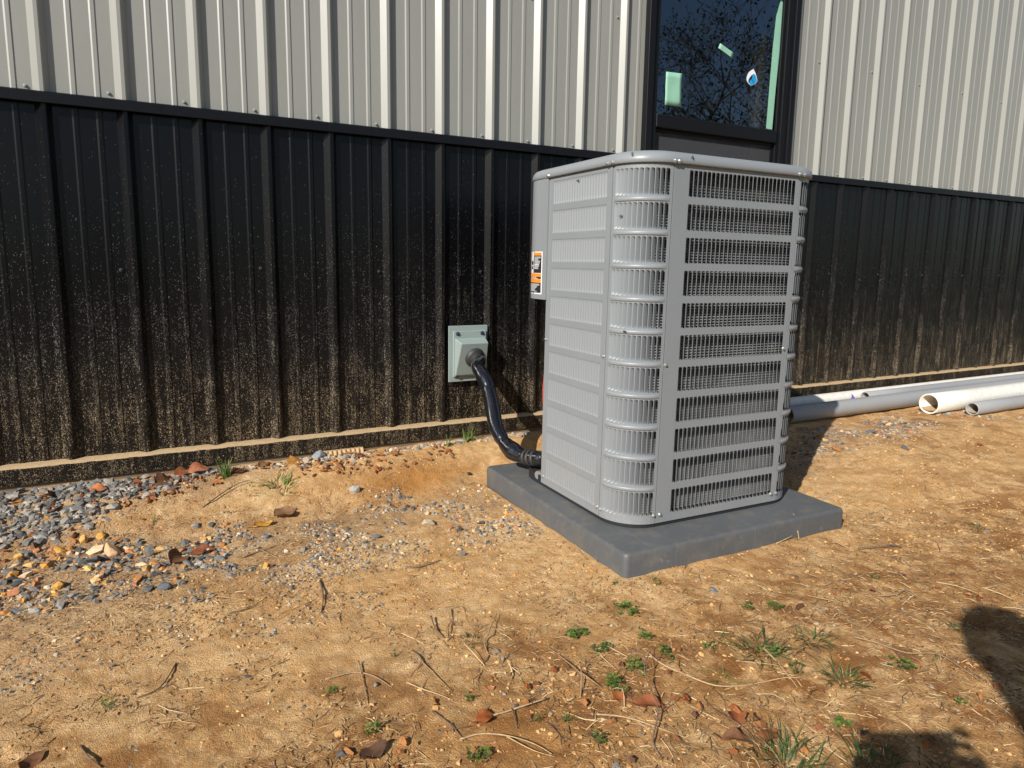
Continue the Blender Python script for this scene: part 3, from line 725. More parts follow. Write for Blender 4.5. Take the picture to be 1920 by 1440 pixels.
# half-round beads between the louver rows of the corner panels
for (fm, pn) in ((map_cl, cp), (map_cr, cq)):
    for r in range(1, NROW):
        zc = ROW0+r*PITCH_Z-0.0098; mb = MB(); nseg = 14; vs = []
        for i in range(nseg+1):
            s = 0.010+(ARC-0.020)*i/nseg; e = min(1, min(i, nseg-i)/1.5)
            for k in range(7):
                a = PI*k/6; x, y = fm(s, -0.0004-0.0036*math.sin(a)*e); vs.append((x, y, zc-0.0065*math.cos(a)))
        mb.add(vs, [(i*7+k, i*7+k+1, (i+1)*7+k+1, (i+1)*7+k) for i in range(nseg) for k in range(6)])
        ub(mb, 'bead', 'grey_unit_paint', pn, smooth=True)
# control cover wrapping the back-left corner, recessed service panel beneath, back panels
def map_bl(s, n):
    st = 0.682-0.0-(abs(UB)+RC)      # straight run before the corner arc
    st = (UB-RC)-(-0.682)
    if s <= st: return (UL+n, -0.682+s)
    th = PI-(s-st)/RC; return (UL+RC+(RC-n)*math.cos(th), UB-RC+(RC-n)*math.sin(th))
STR = (UB-RC)+0.682; LBL = STR+ARC
def shell(fm, sa, sb, za, zb, n, name, parent=unit, k=24, lip=0.012, bottom=True):
    mb = MB(); ss = [sa+(sb-sa)*i/k for i in range(k+1)]
    for i in range(k):
        x0, y0 = fm(ss[i], n); x1, y1 = fm(ss[i+1], n); mb.quad((x0, y0, za), (x1, y1, za), (x1, y1, zb), (x0, y0, zb))
        if bottom:
            u0, v0 = fm(ss[i], n+lip); u1, v1 = fm(ss[i+1], n+lip); mb.quad((x0, y0, za), (x1, y1, za), (u1, v1, za), (u0, v0, za))
    for s in (sa, sb):
        x0, y0 = fm(s, n); u0, v0 = fm(s, n+lip); mb.quad((x0, y0, za), (x0, y0, zb), (u0, v0, zb), (u0, v0, za))
    o = ub(mb, name, 'grey_unit_paint', parent); return auto_smooth(o, 40)
cover = shell(map_bl, -0.006, LBL, 0.735, ZT, -0.006, 'control_cover', lip=0.03)
mb = MB()
for (pa, pb) in (((UL+0.006, -0.679), (UL+0.10, -0.590)), ((UL+0.10, -0.590), (UL+0.205, UB+0.0))): mb.quad((*pa, UBZ), (*pb, UBZ), (*pb, 0.76), (*pa, 0.76))
ub(mb, 'service_panel', 'grey_unit_paint')
mb = MB(); pr = [(UL-0.004, -0.684), (UL-0.004, UB-RC)]+[map_bl(STR+ARC*k/8, -0.004) for k in range(9)]+[(UL+0.20, UB)]
mb.add([(x, y, 0.742) for x, y in pr], [tuple(range(len(pr)))]); ub(mb, 'cover_floor', 'grey_unit_paint', cover)
mb = MB(); mb.quad((UL+0.205, UB, UBZ), (UR_-RC, UB, UBZ), (UR_-RC, UB, ZT), (UL+0.205, UB, ZT)); mb.quad((UL+RC, UB, 0.742), (UL+0.205, UB, 0.742), (UL+0.205, UB, ZT), (UL+RC, UB, ZT)); ub(mb, 'back_panel', 'grey_unit_paint')
map_br = map_corner(UR_-RC, UB-RC, 0.0)
shell(map_br, 0, ARC, UBZ, ZT, 0.0, 'back_corner_panel', k=10)
# warning label on the cover (flat print)
def lab_quad(mb, s0, s1, z0, z1, m, n):
    k = 4
    for i in range(k):
        a, b = s0+(s1-s0)*i/k, s0+(s1-s0)*(i+1)/k
        x0, y0 = map_bl(a, n); x1, y1 = map_bl(b, n); mb.quad((x0, y0, z0), (x1, y1, z0), (x1, y1, z1), (x0, y0, z1), m)
mb = MB(); A0, A1 = 0.020, 0.118
H0, H1 = 0.752, 0.898
def lz(v): return H1-(H1-H0)*v
lab_quad(mb, A0, A1, H0, H1, 'label_white', -0.0064)
for (u0, u1, v0, v1, m) in ((0.06, 0.58, 0.02, 0.09, 'label_orange'), (0.06, 0.58, 0.09, 0.50, 'label_black'), (0.06, 0.95, 0.51, 0.59, 'label_orange'), (0.06, 0.95, 0.59, 0.64, 'label_black'),
                            (0.06, 0.95, 0.645, 0.73, 'label_orange'), (0.06, 0.95, 0.73, 0.97, 'label_black'), (0.68, 0.85, 0.22, 0.31, 'label_navy'), (0.70, 0.86, 0.34, 0.42, 'label_black')):
    lab_quad(mb, A0+(A1-A0)*u0, A0+(A1-A0)*u1, lz(v1), lz(v0), m, -0.0068)
lr = random.Random(2)
for (v0, v1, u0, u1) in ((0.12, 0.30, 0.10, 0.54), (0.30, 0.42, 0.14, 0.56), (0.60, 0.635, 0.2, 0.9), (0.76, 0.95, 0.15, 0.9)):
    v = v0
    while v < v1:
        e = lr.uniform(0.55, 1.0); lab_quad(mb, A0+(A1-A0)*(u1-(u1-u0)*e), A0+(A1-A0)*u1, lz(v+0.009), lz(v), 'label_white', -0.0072); v += 0.024
lo = ub(mb, 'warning_label', None, cover); tag(lo, 'white warning label with orange bars and black print')
# coil behind the louvers
def cut_outline(ins, r, n=6):
    pr = rrect(UL+ins, UR_-ins, UF+ins, UB-ins, r, n)
    return pr[:3*(n+1)] + [(UL+0.215, UB-ins), (UL+0.115, -0.600), (UL+ins+0.004, -0.700)]
mb = MB(); vs = []; nz = int((1.125-0.096)/0.0042)
for j in range(nz+1):
    pr = cut_outline(0.030+(0.0 if j % 2 else 0.013), 0.09); n = len(pr)
    vs += [(x, y, 0.096+j*0.0042) for x, y in pr]
mb.add(vs, [(j*n+k, j*n+(k+1) % n, (j+1)*n+(k+1) % n, (j+1)*n+k) for j in range(nz) for k in range(n)])
ub(mb, 'coil', 'coil_fin')
# base pan and feet
mb = MB(); pr = rrect(UL+0.004, UR_-0.004, UF+0.004, UB-0.004, 0.115, 8); n = len(pr)
vs = [(x, y, PADT+0.0008) for x, y in pr]+[(x, y, UBZ+0.02) for x, y in pr]
mb.add(vs, [(k, (k+1) % n, n+(k+1) % n, n+k) for k in range(n)]+[tuple(range(n))[::-1], tuple(range(n, 2*n))]); ub(mb, 'base_pan', 'dark_inside')
for (fx, fy) in ((UL+0.12, UF+0.12), (UR_-0.12, UF+0.12), (UL+0.12, UB-0.12), (UR_-0.12, UB-0.12)):
    mb = MB(); mb.lathe([(0.0001, 0), (0.03, 0), (0.028, 0.0105), (0.0001, 0.0105)], (fx, fy, PADT-0.0005), (0, 0, 1), 14); ub(mb, 'foot', 'rubber_grommet')
# top cap with guard
prof = [(0.000, 0.000), (0.007, -0.0005), (0.0095, 0.002), (0.0095, 0.012), (0.006, 0.022), (-0.002, 0.030), (-0.014, 0.0345), (-0.03, 0.036), (-0.05, 0.036)]
mb = MB(); vs = []
for (o_, h) in prof:
    pr = rrect(UL-o_, UR_+o_, UF-o_, UB+o_, RC+o_, 12); n = len(pr); vs += [(x, y, UCZ+0.001+h) for x, y in pr]
L = len(prof); cxu, cyu = UO.x, UO.y
for (x, y) in rrect(UL+0.05, UR_-0.05, UF+0.05, UB-0.05, RC-0.05, 12):
    a = math.atan2(y-cyu, x-cxu); vs.append((cxu+0.265*math.cos(a), cyu+0.265*math.sin(a), UCZ+0.037))
for (x, y) in rrect(UL+0.05, UR_-0.05, UF+0.05, UB-0.05, RC-0.05, 12):
    a = math.atan2(y-cyu, x-cxu); vs.append((cxu+0.26*math.cos(a), cyu+0.26*math.sin(a), UCZ-0.05))
mb.add(vs, [(j*n+k, j*n+(k+1) % n, (j+1)*n+(k+1) % n, (j+1)*n+k) for j in range(L+1) for k in range(n)])
capo = ub(mb, 'top_cap', 'grey_unit_paint'); auto_smooth(capo, 50)
mb = MB()
for q in range(1, 10):
    rr = 0.028*q; mb.tube([(cxu+rr*math.cos(2*PI*k/32), cyu+rr*math.sin(2*PI*k/32), UCZ+0.038+0.012*(1-(q/10)**2)) for k in range(33)], 0.002, 5, cap=False)
for k in range(8):
    a = 2*PI*k/8; mb.tube([(cxu+r_*math.cos(a), cyu+r_*math.sin(a), UCZ+0.040+0.012*(1-(r_/0.28)**2)) for r_ in (0.01, 0.1, 0.2, 0.268)], 0.0025, 5)
ub(mb, 'fan_guard', 'black_trim', capo, smooth=True)
mb = MB(); mb.lathe([(0.0001, 0), (0.06, 0), (0.06, -0.05), (0.0001, -0.05)], (cxu, cyu, UCZ-0.03), (0, 0, 1), 18)
for k in range(3):
    a = 2*PI*k/3; vs = []
    for r_ in (0.055, 0.15, 0.245):
        for s_ in (-1, 1):
            aa = a+s_*0.32; vs.append((cxu+r_*math.cos(aa), cyu+r_*math.sin(aa), UCZ-0.055+s_*0.02))
    mb.add(vs, [(0, 1, 3, 2), (2, 3, 5, 4)])
ub(mb, 'fan', 'black_trim')
# screws of the cabinet: (mapping, s, z)
scr = MB(); scr.lathe([(0.0078, 0), (0.0078, 0.001), (0.0048, 0.0013), (0.0045, 0.0048), (0.0034, 0.0056), (0.0001, 0.0056)], (0, 0, 0), (0, -1, 0), 8); scm = scr.mesh('screw', 'screw_zinc', False)
def unit_screw(fm, s, z, parent, n=0.0):
    x, y = fm(s, n); x1, y1 = fm(s+0.002, n); ang = math.atan2(y1-y, x1-x)
    inst('screw', scm, parent, Matrix.Translation(Vector((x, y, z))-UO) @ Matrix.Rotation(ang, 4, 'Z') @ Matrix.Rotation(rnd.uniform(0, 3), 4, 'Y'))
for zz in (UCZ+0.0075,):
    for (fm, s) in ((map_left, 0.010), (map_left, ll-0.014), (map_cl, 0.009), (map_cl, ARC-0.006), (map_front, 0.009), (map_front, fl-0.010), (map_cr, 0.012), (map_bl, 0.004)): unit_screw(fm, s, zz, capo, -0.0095)
for (fm, s, p_) in ((map_left, 0.014, lp), (map_left, ll-0.012, lp), (map_cl, 0.008, cp), (map_cl, ARC-0.008, cp), (map_front, 0.016, fp), (map_front, fl-0.014, fp), (map_cr, 0.010, cq)): unit_screw(fm, s, UBZ+0.026, p_)
for (fm, s, z, p_) in ((map_left, ll-0.010, 0.585, lp), (map_front, 0.006, 0.57, fp), (map_front, fl-0.010, 0.60, fp), (map_left, 0.010, 0.60, lp)): unit_screw(fm, s, z, p_)
unit_screw(map_bl, 0.010, 0.748, cover, -0.006)
# service fittings seen past the edge of the side panel
mb = MB(); mb.tube([(UL+0.030, -0.662, 0.50), (UL+0.016, -0.664, 0.47), (UL+0.011, -0.664, 0.42), (UL+0.013, -0.664, 0.37), (UL+0.03, -0.66, 0.33)], 0.005, 8); ub(mb, 'service_tube', 'red_tube', smooth=True)
mb = MB(); mb.lathe([(0.0001, 0), (0.016, 0), (0.016, 0.02), (0.010, 0.022), (0.010, 0.05), (0.0001, 0.05)], (UL+0.004, -0.655, UBZ+0.016), (1, 0.4, 0), 10); ub(mb, 'service_valve', 'screw_zinc', smooth=False)

# flies
fly = MB()
def blobm(mb, c, r, m=None, n=8, k=5):
    vs = []; 
    for j in range(k+1):
        a = PI*j/k
        for i in range(n): b = 2*PI*i/n; vs.append((c[0]+r[0]*math.sin(a)*math.cos(b), c[1]+r[1]*math.sin(a)*math.sin(b), c[2]+r[2]*math.cos(a)))
    mb.add(vs, [(j*n+i, j*n+(i+1) % n, (j+1)*n+(i+1) % n, (j+1)*n+i) for j in range(k) for i in range(n)], m)
blobm(fly, (0, -0.002, 0), (0.0016, 0.0015, 0.0034)); blobm(fly, (0, -0.002, 0.0042), (0.0013, 0.0012, 0.0013))
for s_ in (-1, 1): fly.add([(0, -0.0035, 0.001), (s_*0.0034, -0.0035, -0.0055), (s_*0.0012, -0.0038, -0.0065)], ((0, 1, 2),))
for s_ in (-1, 1):
    for z_ in (-0.001, 0.0012, 0.003): fly.tube([(0, -0.002, z_), (s_*0.003, -0.0028, z_+0.0005), (s_*0.0042, 0, z_+0.001)], 0.0003, 4)
flm = fly.mesh('fly', 'fly_black', True)
for (fm, s, z, n, lab) in ((map_cl, 0.070, UCZ+0.024, -0.0075, 'tiny black fly on the rim of the cap above the rounded corner'),
                           (map_front, 0.055, UCZ+0.020, -0.0085, 'tiny black fly on the rim of the cap above the front louvers'),
                           (map_left, 0.18, 1.115, -0.0002, 'tiny black fly on the top louver row of the side panel'),
                           (map_cl, 0.041, 0.995, -0.0002, 'tiny black fly on the second louver row of the rounded corner'),
                           (map_cl, 0.070, ROW0+5*PITCH_Z+0.086, -0.0055, 'tiny black fly on a bead halfway up the rounded corner')):
    x, y = fm(s, n); x1, y1 = fm(s+0.002, n); ang = math.atan2(y1-y, x1-x)
    o = inst('fly', flm); o.matrix_world = Matrix.Translation(seat((x, y, z))) @ Matrix.Rotation(ang+RZ, 4, 'Z') @ Matrix.Rotation(rnd.uniform(-2, 2), 4, 'Y')
    tag(o, lab, 'fly', 'flies on the condenser')

# ================================================================== WALL OUTLET + LINE SET
HX0, HX1, HZ0, HZ1 = 1.388, 1.573, 0.350, 0.594
hood = empty('wall_outlet_box', (1.48, -RH, HZ0)); HO = Vector((1.48, -RH, HZ0))
tag(hood, 'pale green-grey plastic outlet box screwed to the black wall', 'outlet box')
def hb(mb, name, mat, parent=hood, **k):
    mb.v = [(x-HO.x, y-HO.y, z-HO.z) for x, y, z in mb.v]; return mb.build(name, mat, parent, **k)
mb = MB(); mb.box(HX0, HX1, -RH-0.006, -RH-0.0002, HZ0, HZ1); plate = hb(mb, 'back_plate', 'hood_plastic', bevel=0.002)
# cover: flange + wedge
yb = -RH-0.0065
mb = MB(); fx0, fx1, fz0, fz1 = 1.406, 1.562, 0.372, 0.572
mb.box(fx0, fx1, yb-0.010, yb, fz0, fz1); fl_o = hb(mb, 'cover_flange', 'hood_plastic', bevel=0.003)
mb = MB(); y1 = yb-0.0103
vs = [(fx0+0.004, y1, fz0+0.004), (fx1-0.004, y1, fz0+0.004), (fx1-0.004, y1, fz1-0.030), (fx0+0.004, y1, fz1-0.030),
      (fx0+0.006, yb-0.018, fz0+0.008), (fx1-0.006, yb-0.018, fz0+0.008), (fx1-0.014, yb-0.062, 0.523), (fx0+0.014, yb-0.062, 0.523)]
mb.add(vs, ((0, 1, 5, 4), (3, 7, 6, 2), (4, 5, 6, 7), (0, 4, 7, 3), (1, 2, 6, 5), (0, 3, 2, 1)))
hb(mb, 'cover_hood', 'hood_plastic', bevel=0.004)
scb = screw_mesh('screw', 'screw_blue', 0.006)
for (x, z) in ((fx0+0.02, fz1-0.012), (fx1-0.02, fz1-0.012), (fx0+0.018, fz0+0.008)):
    inst('screw', scb, fl_o, Matrix.Translation(Vector((x, yb-0.0103, z))-HO))
# grommet on the sloping face
gc = Vector((1.492, yb-0.043, 0.458)); gdir = Vector((0.25, -0.85, -0.42)).normalized()
mb = MB(); mb.lathe([(0.044, -0.012), (0.045, 0.002), (0.041, 0.009), (0.030, 0.013), (0.028, 0.03), (0.001, 0.03)], gc, gdir, 24); hb(mb, 'grommet', 'rubber_grommet', smooth=True)
# hose centre line: pixel + distance from wall
hp = [gc+gdir*0.004, gc+gdir*0.03]
for (px, py, Y) in ((895, 687, -0.165), (905, 705, -0.215), (914, 724, -0.255), (920, 748, -0.295), (925, 775, -0.335), (931, 803, -0.385), (944, 828, -0.44), (962, 846, -0.49), (982, 856, -0.545), (1000, 859, -0.600), (1020, 860, -0.640)):
    hp.append(at_y(px, py, Y))
def catmull(pts, k=6):
    out = []; P = [pts[0]]+list(pts)+[pts[-1]]
    for i in range(1, len(P)-2):
        for j in range(k):
            t = j/k; a, b, c, d = P[i-1], P[i], P[i+1], P[i+2]
            out.append(0.5*((2*b)+(c-a)*t+(2*a-5*b+4*c-d)*t*t+(3*b-a-3*c+d)*t**3))
    out.append(pts[-1]); return out
cl = catmull([Vector(p) for p in hp], 9); nn = len(cl); rads = []
for i in range(nn):
    t = i/(nn-1); r = 0.0278
    r += 0.0035*math.exp(-((t-0.27)/0.05)**2) - 0.002*math.exp(-((t-0.35)/0.012)**2) + 0.002*math.exp(-((t-0.52)/0.10)**2)
    r += -0.0035*math.exp(-((t-0.665)/0.012)**2) + 0.0075*math.exp(-((t-0.745)/0.045)**2) - 0.0035*math.exp(-((t-0.84)/0.02)**2) + 0.001*math.sin(t*120)*(t > 0.84)
    rads.append(r)
mb = MB(); mb.tube(cl, rads, 22); lineset = mb.build('line_set_hose', 'black_tape_wrap', None, smooth=True)
tag(lineset, 'shiny black taped refrigerant line running from the wall outlet box to the condenser', 'hose')
mb = MB(); d = (cl[7]-cl[3]).normalized(); mb.lathe([(0.0258, -0.004), (0.0278, -0.003), (0.0278, 0.003), (0.0258, 0.004)], cl[9], d, 22); mb.build('metal_band', 'steel_band', lineset, smooth=True)
for ti in (0.87, 0.90, 0.93):
    i = int(ti*(nn-1)); d = (cl[i+1]-cl[i-1]).normalized(); mb = MB(); r = rads[i]+0.002
    mb.lathe([(r-0.003, -0.007), (r, -0.005), (r+0.0006, 0.005), (r-0.003, 0.007)], cl[i], d+Vector((0, 0, 0.12)), 20); mb.build('tape_wrap', 'rubber_grommet', lineset, smooth=True)

# ================================================================== PIPES
def pipe(name, label, mat, x0, x1, yc, r, wall=0.006, dz=0.0, zc=None, tilt=0.0, yaw=0.0, mid=None):
    z = zc if zc is not None else max(gh(x0+0.3, yc), gh((x0+x1)/2, yc), gh(min(x1, 6.0), yc))-0.003+r+dz
    o = empty(name, (x0, yc, z)); mb = MB(); n = 28
    pr = [(r, 0.0015), (r-0.0015, 0.0), (r-wall+0.001, 0.0), (r-wall, 0.001)]
    ln = x1-x0; vs = []; fs = []
    outer = [(0, r-wall, 0.35 if ln > 0.8 else ln)] 
    prof = [(r-wall, min(ln, 1.6)), (r-wall, 0.001), (r-wall+0.001, 0.0), (r-0.0015, 0.0), (r, 0.0015)] + [(r, ln*k/8) for k in range(1, 9)] + [(r-0.0015, ln+0.0015), (r-wall, ln+0.0015)]
    mb.lathe(prof, (0, 0, 0), (1, 0, 0), n); bo = mb.build('tube', mat, o, smooth=True); auto_smooth(bo, 50)
    mb = MB(); mb.lathe([(0.0001, 0), (r-wall, 0)], (min(ln, 1.6), 0, 0), (1, 0, 0), n); mb.build('bore_shade_disc', 'dark_inside', o)  # near-black disc stands in for the shade deep in the bore
    mb = MB(); k_ = 6; vs = []
    for x_ in (0.004, min(ln, 1.2)):
        for q_ in range(k_+1):
            yy = (r-wall)*(-0.86+1.72*q_/k_); vs.append((x_+0.004*math.sin(q_*2.1), yy, -(r-wall)*math.sqrt(max(0, 1-(yy/(r-wall))**2))+(0.004+0.10*r)*(1-abs(2*q_/k_-1)**2)))
    mb.add(vs, [(q_, q_+1, k_+2+q_, k_+1+q_) for q_ in range(k_)]); mb.build('soil_inside', 'ledge_soil', o, smooth=True)
    o.rotation_euler = (0, tilt, yaw); tag(o, label, 'pipe', 'pipes lying along the wall'); return o
pw = pipe('plastic_pipe', 'long white plastic pipe nearest the wall with red print and purple primer mark', 'white_pvc', 2.75, 6.9, -0.155, 0.037)
def surf_print(po_, r, x0, x1, a0, a1, mat, name, k=3):
    mb = MB(); vs = []
    for i in range(2):
        for j in range(k+1):
            a = R(a0+(a1-a0)*j/k); x = (x0, x1)[i]; vs.append((x, -(r+0.0006)*math.cos(a), (r+0.0006)*math.sin(a)))
    mb.add(vs, [(j, j+1, k+1+j+1, k+1+j) for j in range(k)]); return mb, mat, name
def prints(po_, r, segs, name, mat):
    mb = MB()
    for s_ in segs: m2, _, _ = surf_print(po_, r, *s_, mat, name); mb.add(m2.v, m2.f)
    return mb.build(name, mat, po_)
pr_ = random.Random(4); segs = []
for (xa, xb) in ((0.85, 1.20), (2.0, 2.75)):
    x = xa
    while x < xb:
        w = pr_.uniform(0.003, 0.007); segs.append((x, x+w, pr_.uniform(-14, -9), pr_.uniform(-3, 1))); x += w+pr_.uniform(0.002, 0.004)+(0.012 if pr_.random() < 0.12 else 0)
prints(pw, 0.037, segs, 'printed_lettering', 'print_red')
mk = at_y(1599, 738, -0.19).x-2.75
prints(pw, 0.037, [(mk-0.022, mk+0.023, -18, -5), (mk-0.015, mk+0.018, -5, 12), (mk-0.009, mk+0.010, 12, 28), (mk-0.004, mk+0.004, 28, 42)], 'primer_mark', 'primer_purple')
pipe('plastic_pipe', 'thin grey conduit lying between the two white pipes', 'grey_conduit', at_y(1622, 744, -0.235).x, 7.2, -0.235, 0.030, zc=at_y(1622, 744, -0.235).z)
pipe('plastic_pipe', 'grey conduit starting beside the condenser, half in its shadow', 'grey_conduit', 3.17, 5.9, -0.322, 0.0445, yaw=0.0)
pipe('plastic_pipe', 'widest white plastic pipe with its open end towards the condenser', 'white_pvc', 4.10, 7.0, -0.500, 0.0570, wall=0.0075)
pipe('plastic_pipe', 'short-looking grey conduit with open end in front of the widest white pipe', 'grey_conduit', 4.29, 7.0, -0.628, 0.0365)

# ================================================================== GROUND COVER
def rock(r, seed, sq=(1, 1, 0.7), ang=0.35):
    rr = random.Random(seed); phi = (1+5**0.5)/2
    base = [(-1, phi, 0), (1, phi, 0), (-1, -phi, 0), (1, -phi, 0), (0, -1, phi), (0, 1, phi), (0, -1, -phi), (0, 1, -phi), (phi, 0, -1), (phi, 0, 1), (-phi, 0, -1), (-phi, 0, 1)]
    f = [(0, 11, 5), (0, 5, 1), (0, 1, 7), (0, 7, 10), (0, 10, 11), (1, 5, 9), (5, 11, 4), (11, 10, 2), (10, 7, 6), (7, 1, 8), (3, 9, 4), (3, 4, 2), (3, 2, 6), (3, 6, 8), (3, 8, 9), (4, 9, 5), (2, 4, 11), (6, 2, 10), (8, 6, 7), (9, 8, 1)]
    vs = []
    for b in base:
        v = Vector(b).normalized()*r*rr.uniform(1-ang, 1+ang); vs.append(Vector((v.x*sq[0], v.y*sq[1], v.z*sq[2])))
    q = Euler((rr.uniform(-.5, .5), rr.uniform(-.5, .5), rr.uniform(0, 6.28))).to_matrix()
    return [q @ v for v in vs], f
GREY = [(0.165, 0.155, 0.142), (0.215, 0.20, 0.178), (0.28, 0.258, 0.225), (0.125, 0.119, 0.112), (0.36, 0.315, 0.255)]
SLATE = [(0.085, 0.081, 0.077), (0.12, 0.115, 0.108), (0.16, 0.15, 0.135), (0.20, 0.182, 0.155)]
ORNG = [(0.52, 0.26, 0.06), (0.46, 0.20, 0.06), (0.58, 0.36, 0.14), (0.38, 0.16, 0.07), (0.60, 0.42, 0.26)]
TANS = [(0.42, 0.31, 0.19), (0.50, 0.39, 0.25), (0.34, 0.28, 0.21)]
def free(x, y, m=0.0):
    return not (PADL-m < x < PADR+m and PADF-m < y < PADB+m) and y < -0.058
def scatter_stones(name, label, zones, seed):
    rr = random.Random(seed); mb = MB(); lib = [rock(1.0, 100+i, (rr.uniform(.8, 1.3), rr.uniform(.7, 1.0), rr.uniform(.45, .8)), 0.46) for i in range(24)]
    for (n, fx, size, pals) in zones:
        pts = []
        tries = 0
        while len(pts) < n and tries < n*12:
            tries += 1; p = fx(rr)
            if p and free(*p): pts.append(p)
        hs = ground_h(np.array([p[0] for p in pts]), np.array([p[1] for p in pts])) if pts else []
        for (x, y), h in zip(pts, hs):
            s = size[0]*(size[1]/size[0])**(rr.random()**1.6); c = rr.choice(rr.choice(pals)); k = rr.uniform(0.75, 1.2); c = tuple(q*k for q in c)
            off_ = rr.uniform(-0.22, 0.25); vs, f = rr.choice(lib); a = rr.uniform(0, 6.28); ca, sa = math.cos(a), math.sin(a)
            mb.add([(x+s*(v.x*ca-v.y*sa), y+s*(v.x*sa+v.y*ca), h+s*v.z+s*off_) for v in vs], f, None, c)
    o = mb.build(name, 'stone', None, fixn=False); tag(o, label, 'gravel', kind='stuff'); return o
def zone_box(x0, x1, y0, y1, f=None, thr=0.5, fr=7):
    def fx(rr):
        x = rr.uniform(x0, x1); y = rr.uniform(y0, y1)
        if f and not f(x, y, rr): return None
        if thr and float(vnoise(x*fr+40, y*fr))*0.6+float(vnoise(x*fr*3+11, y*fr*3))*0.4 < thr: return None
        return (x, y)
    return fx
wedge = lambda x, y, rr: y > -0.36+0.30*max(0, (x+0.05))/0.55*1.0 + rr.uniform(-.03, .03)
scatter_stones('gravel', 'loose grey crushed stone drifted along the wall base at the left', [
    (1900, zone_box(-0.75, 0.50, -0.36, -0.06, wedge, 0), (0.006, 0.019), [GREY, GREY, GREY, SLATE]),
    (420, zone_box(0.30, 1.95, -0.115, -0.06, None, 0.3), (0.006, 0.016), [GREY, TANS, TANS]),
    (120, zone_box(0.30, 1.0, -0.19, -0.10, None, 0.4), (0.004, 0.012), [GREY, TANS, ORNG]),
    (90, zone_box(1.9, 2.4, -0.35, -0.06, None, 0.3), (0.005, 0.015), [GREY, TANS])], 11)
scatter_stones('gravel_patch', 'mixed slate grey and orange stones spread over dirt at the left', [
    (1250, zone_box(-0.45, 0.42, -0.80, -0.38, None, 0.40), (0.003, 0.016), [SLATE, SLATE, GREY, ORNG]),
    (160, zone_box(-0.35, 0.25, -0.66, -0.42, None, 0.38), (0.008, 0.021), [SLATE, ORNG, ORNG]),
    (1700, zone_box(-0.3, 0.75, -1.15, -0.45, None, 0.46), (0.002, 0.0065), [SLATE, GREY, TANS, TANS])], 12)
scatter_stones('grit_patch', 'fine grey grit scattered over dirt between the wall and the pad', [
    (2200, zone_box(0.30, 1.36, -0.92, -0.34, None, 0.47), (0.002, 0.0078), [SLATE, GREY, TANS, TANS]),
    (140, zone_box(0.40, 1.36, -0.80, -0.38, None, 0.45), (0.006, 0.013), [SLATE, GREY, ORNG]),
    (160, zone_box(1.20, 1.37, -0.85, -0.40, None, 0.3), (0.003, 0.011), [GREY, TANS, ORNG])], 13)
scatter_stones('grit_spread', 'small grey and orange stones on the dirt in front of the pipes', [
    (1500, zone_box(2.5, 4.6, -0.80, -0.42, None, 0.46, 4), (0.003, 0.010), [SLATE, GREY, GREY, GREY, TANS, TANS, ORNG[3:4]*1]),
    (160, zone_box(2.6, 4.3, -0.74, -0.50, None, 0.46, 4), (0.007, 0.016), [SLATE, GREY, GREY, TANS, ORNG])], 14)
scatter_stones('pebbles', 'tiny pebbles sprinkled over the open dirt', [
    (2600, zone_box(-0.2, 3.4, -2.3, -0.3, None, 0.48, 3), (0.0012, 0.0042), [TANS, GREY, ORNG, SLATE]),
    (60, zone_box(0.2, 3.2, -1.9, -0.4, None, 0.3, 3), (0.005, 0.010), [TANS, GREY, SLATE])], 15)

SAND_ = [(0.54, 0.32, 0.125), (0.60, 0.375, 0.16), (0.46, 0.25, 0.09), (0.36, 0.18, 0.065), (0.28, 0.14, 0.05)]
scatter_stones('dirt_clods', 'small crumbly clods of the same tan soil lying on the yard', [
    (5200, zone_box(-0.2, 3.0, -2.3, -0.9, None, 0.44, 5), (0.0015, 0.0050), [SAND_]),
    (2600, zone_box(-0.3, 1.36, -1.2, -0.12, None, 0.42, 5), (0.0015, 0.0055), [SAND_]),
    (1800, zone_box(2.2, 4.2, -1.5, -0.6, None, 0.44, 5), (0.002, 0.0065), [SAND_]),
    (220, zone_box(0.2, 2.6, -2.3, -1.3, None, 0.50, 5), (0.004, 0.008), [SAND_[:4]])], 16)
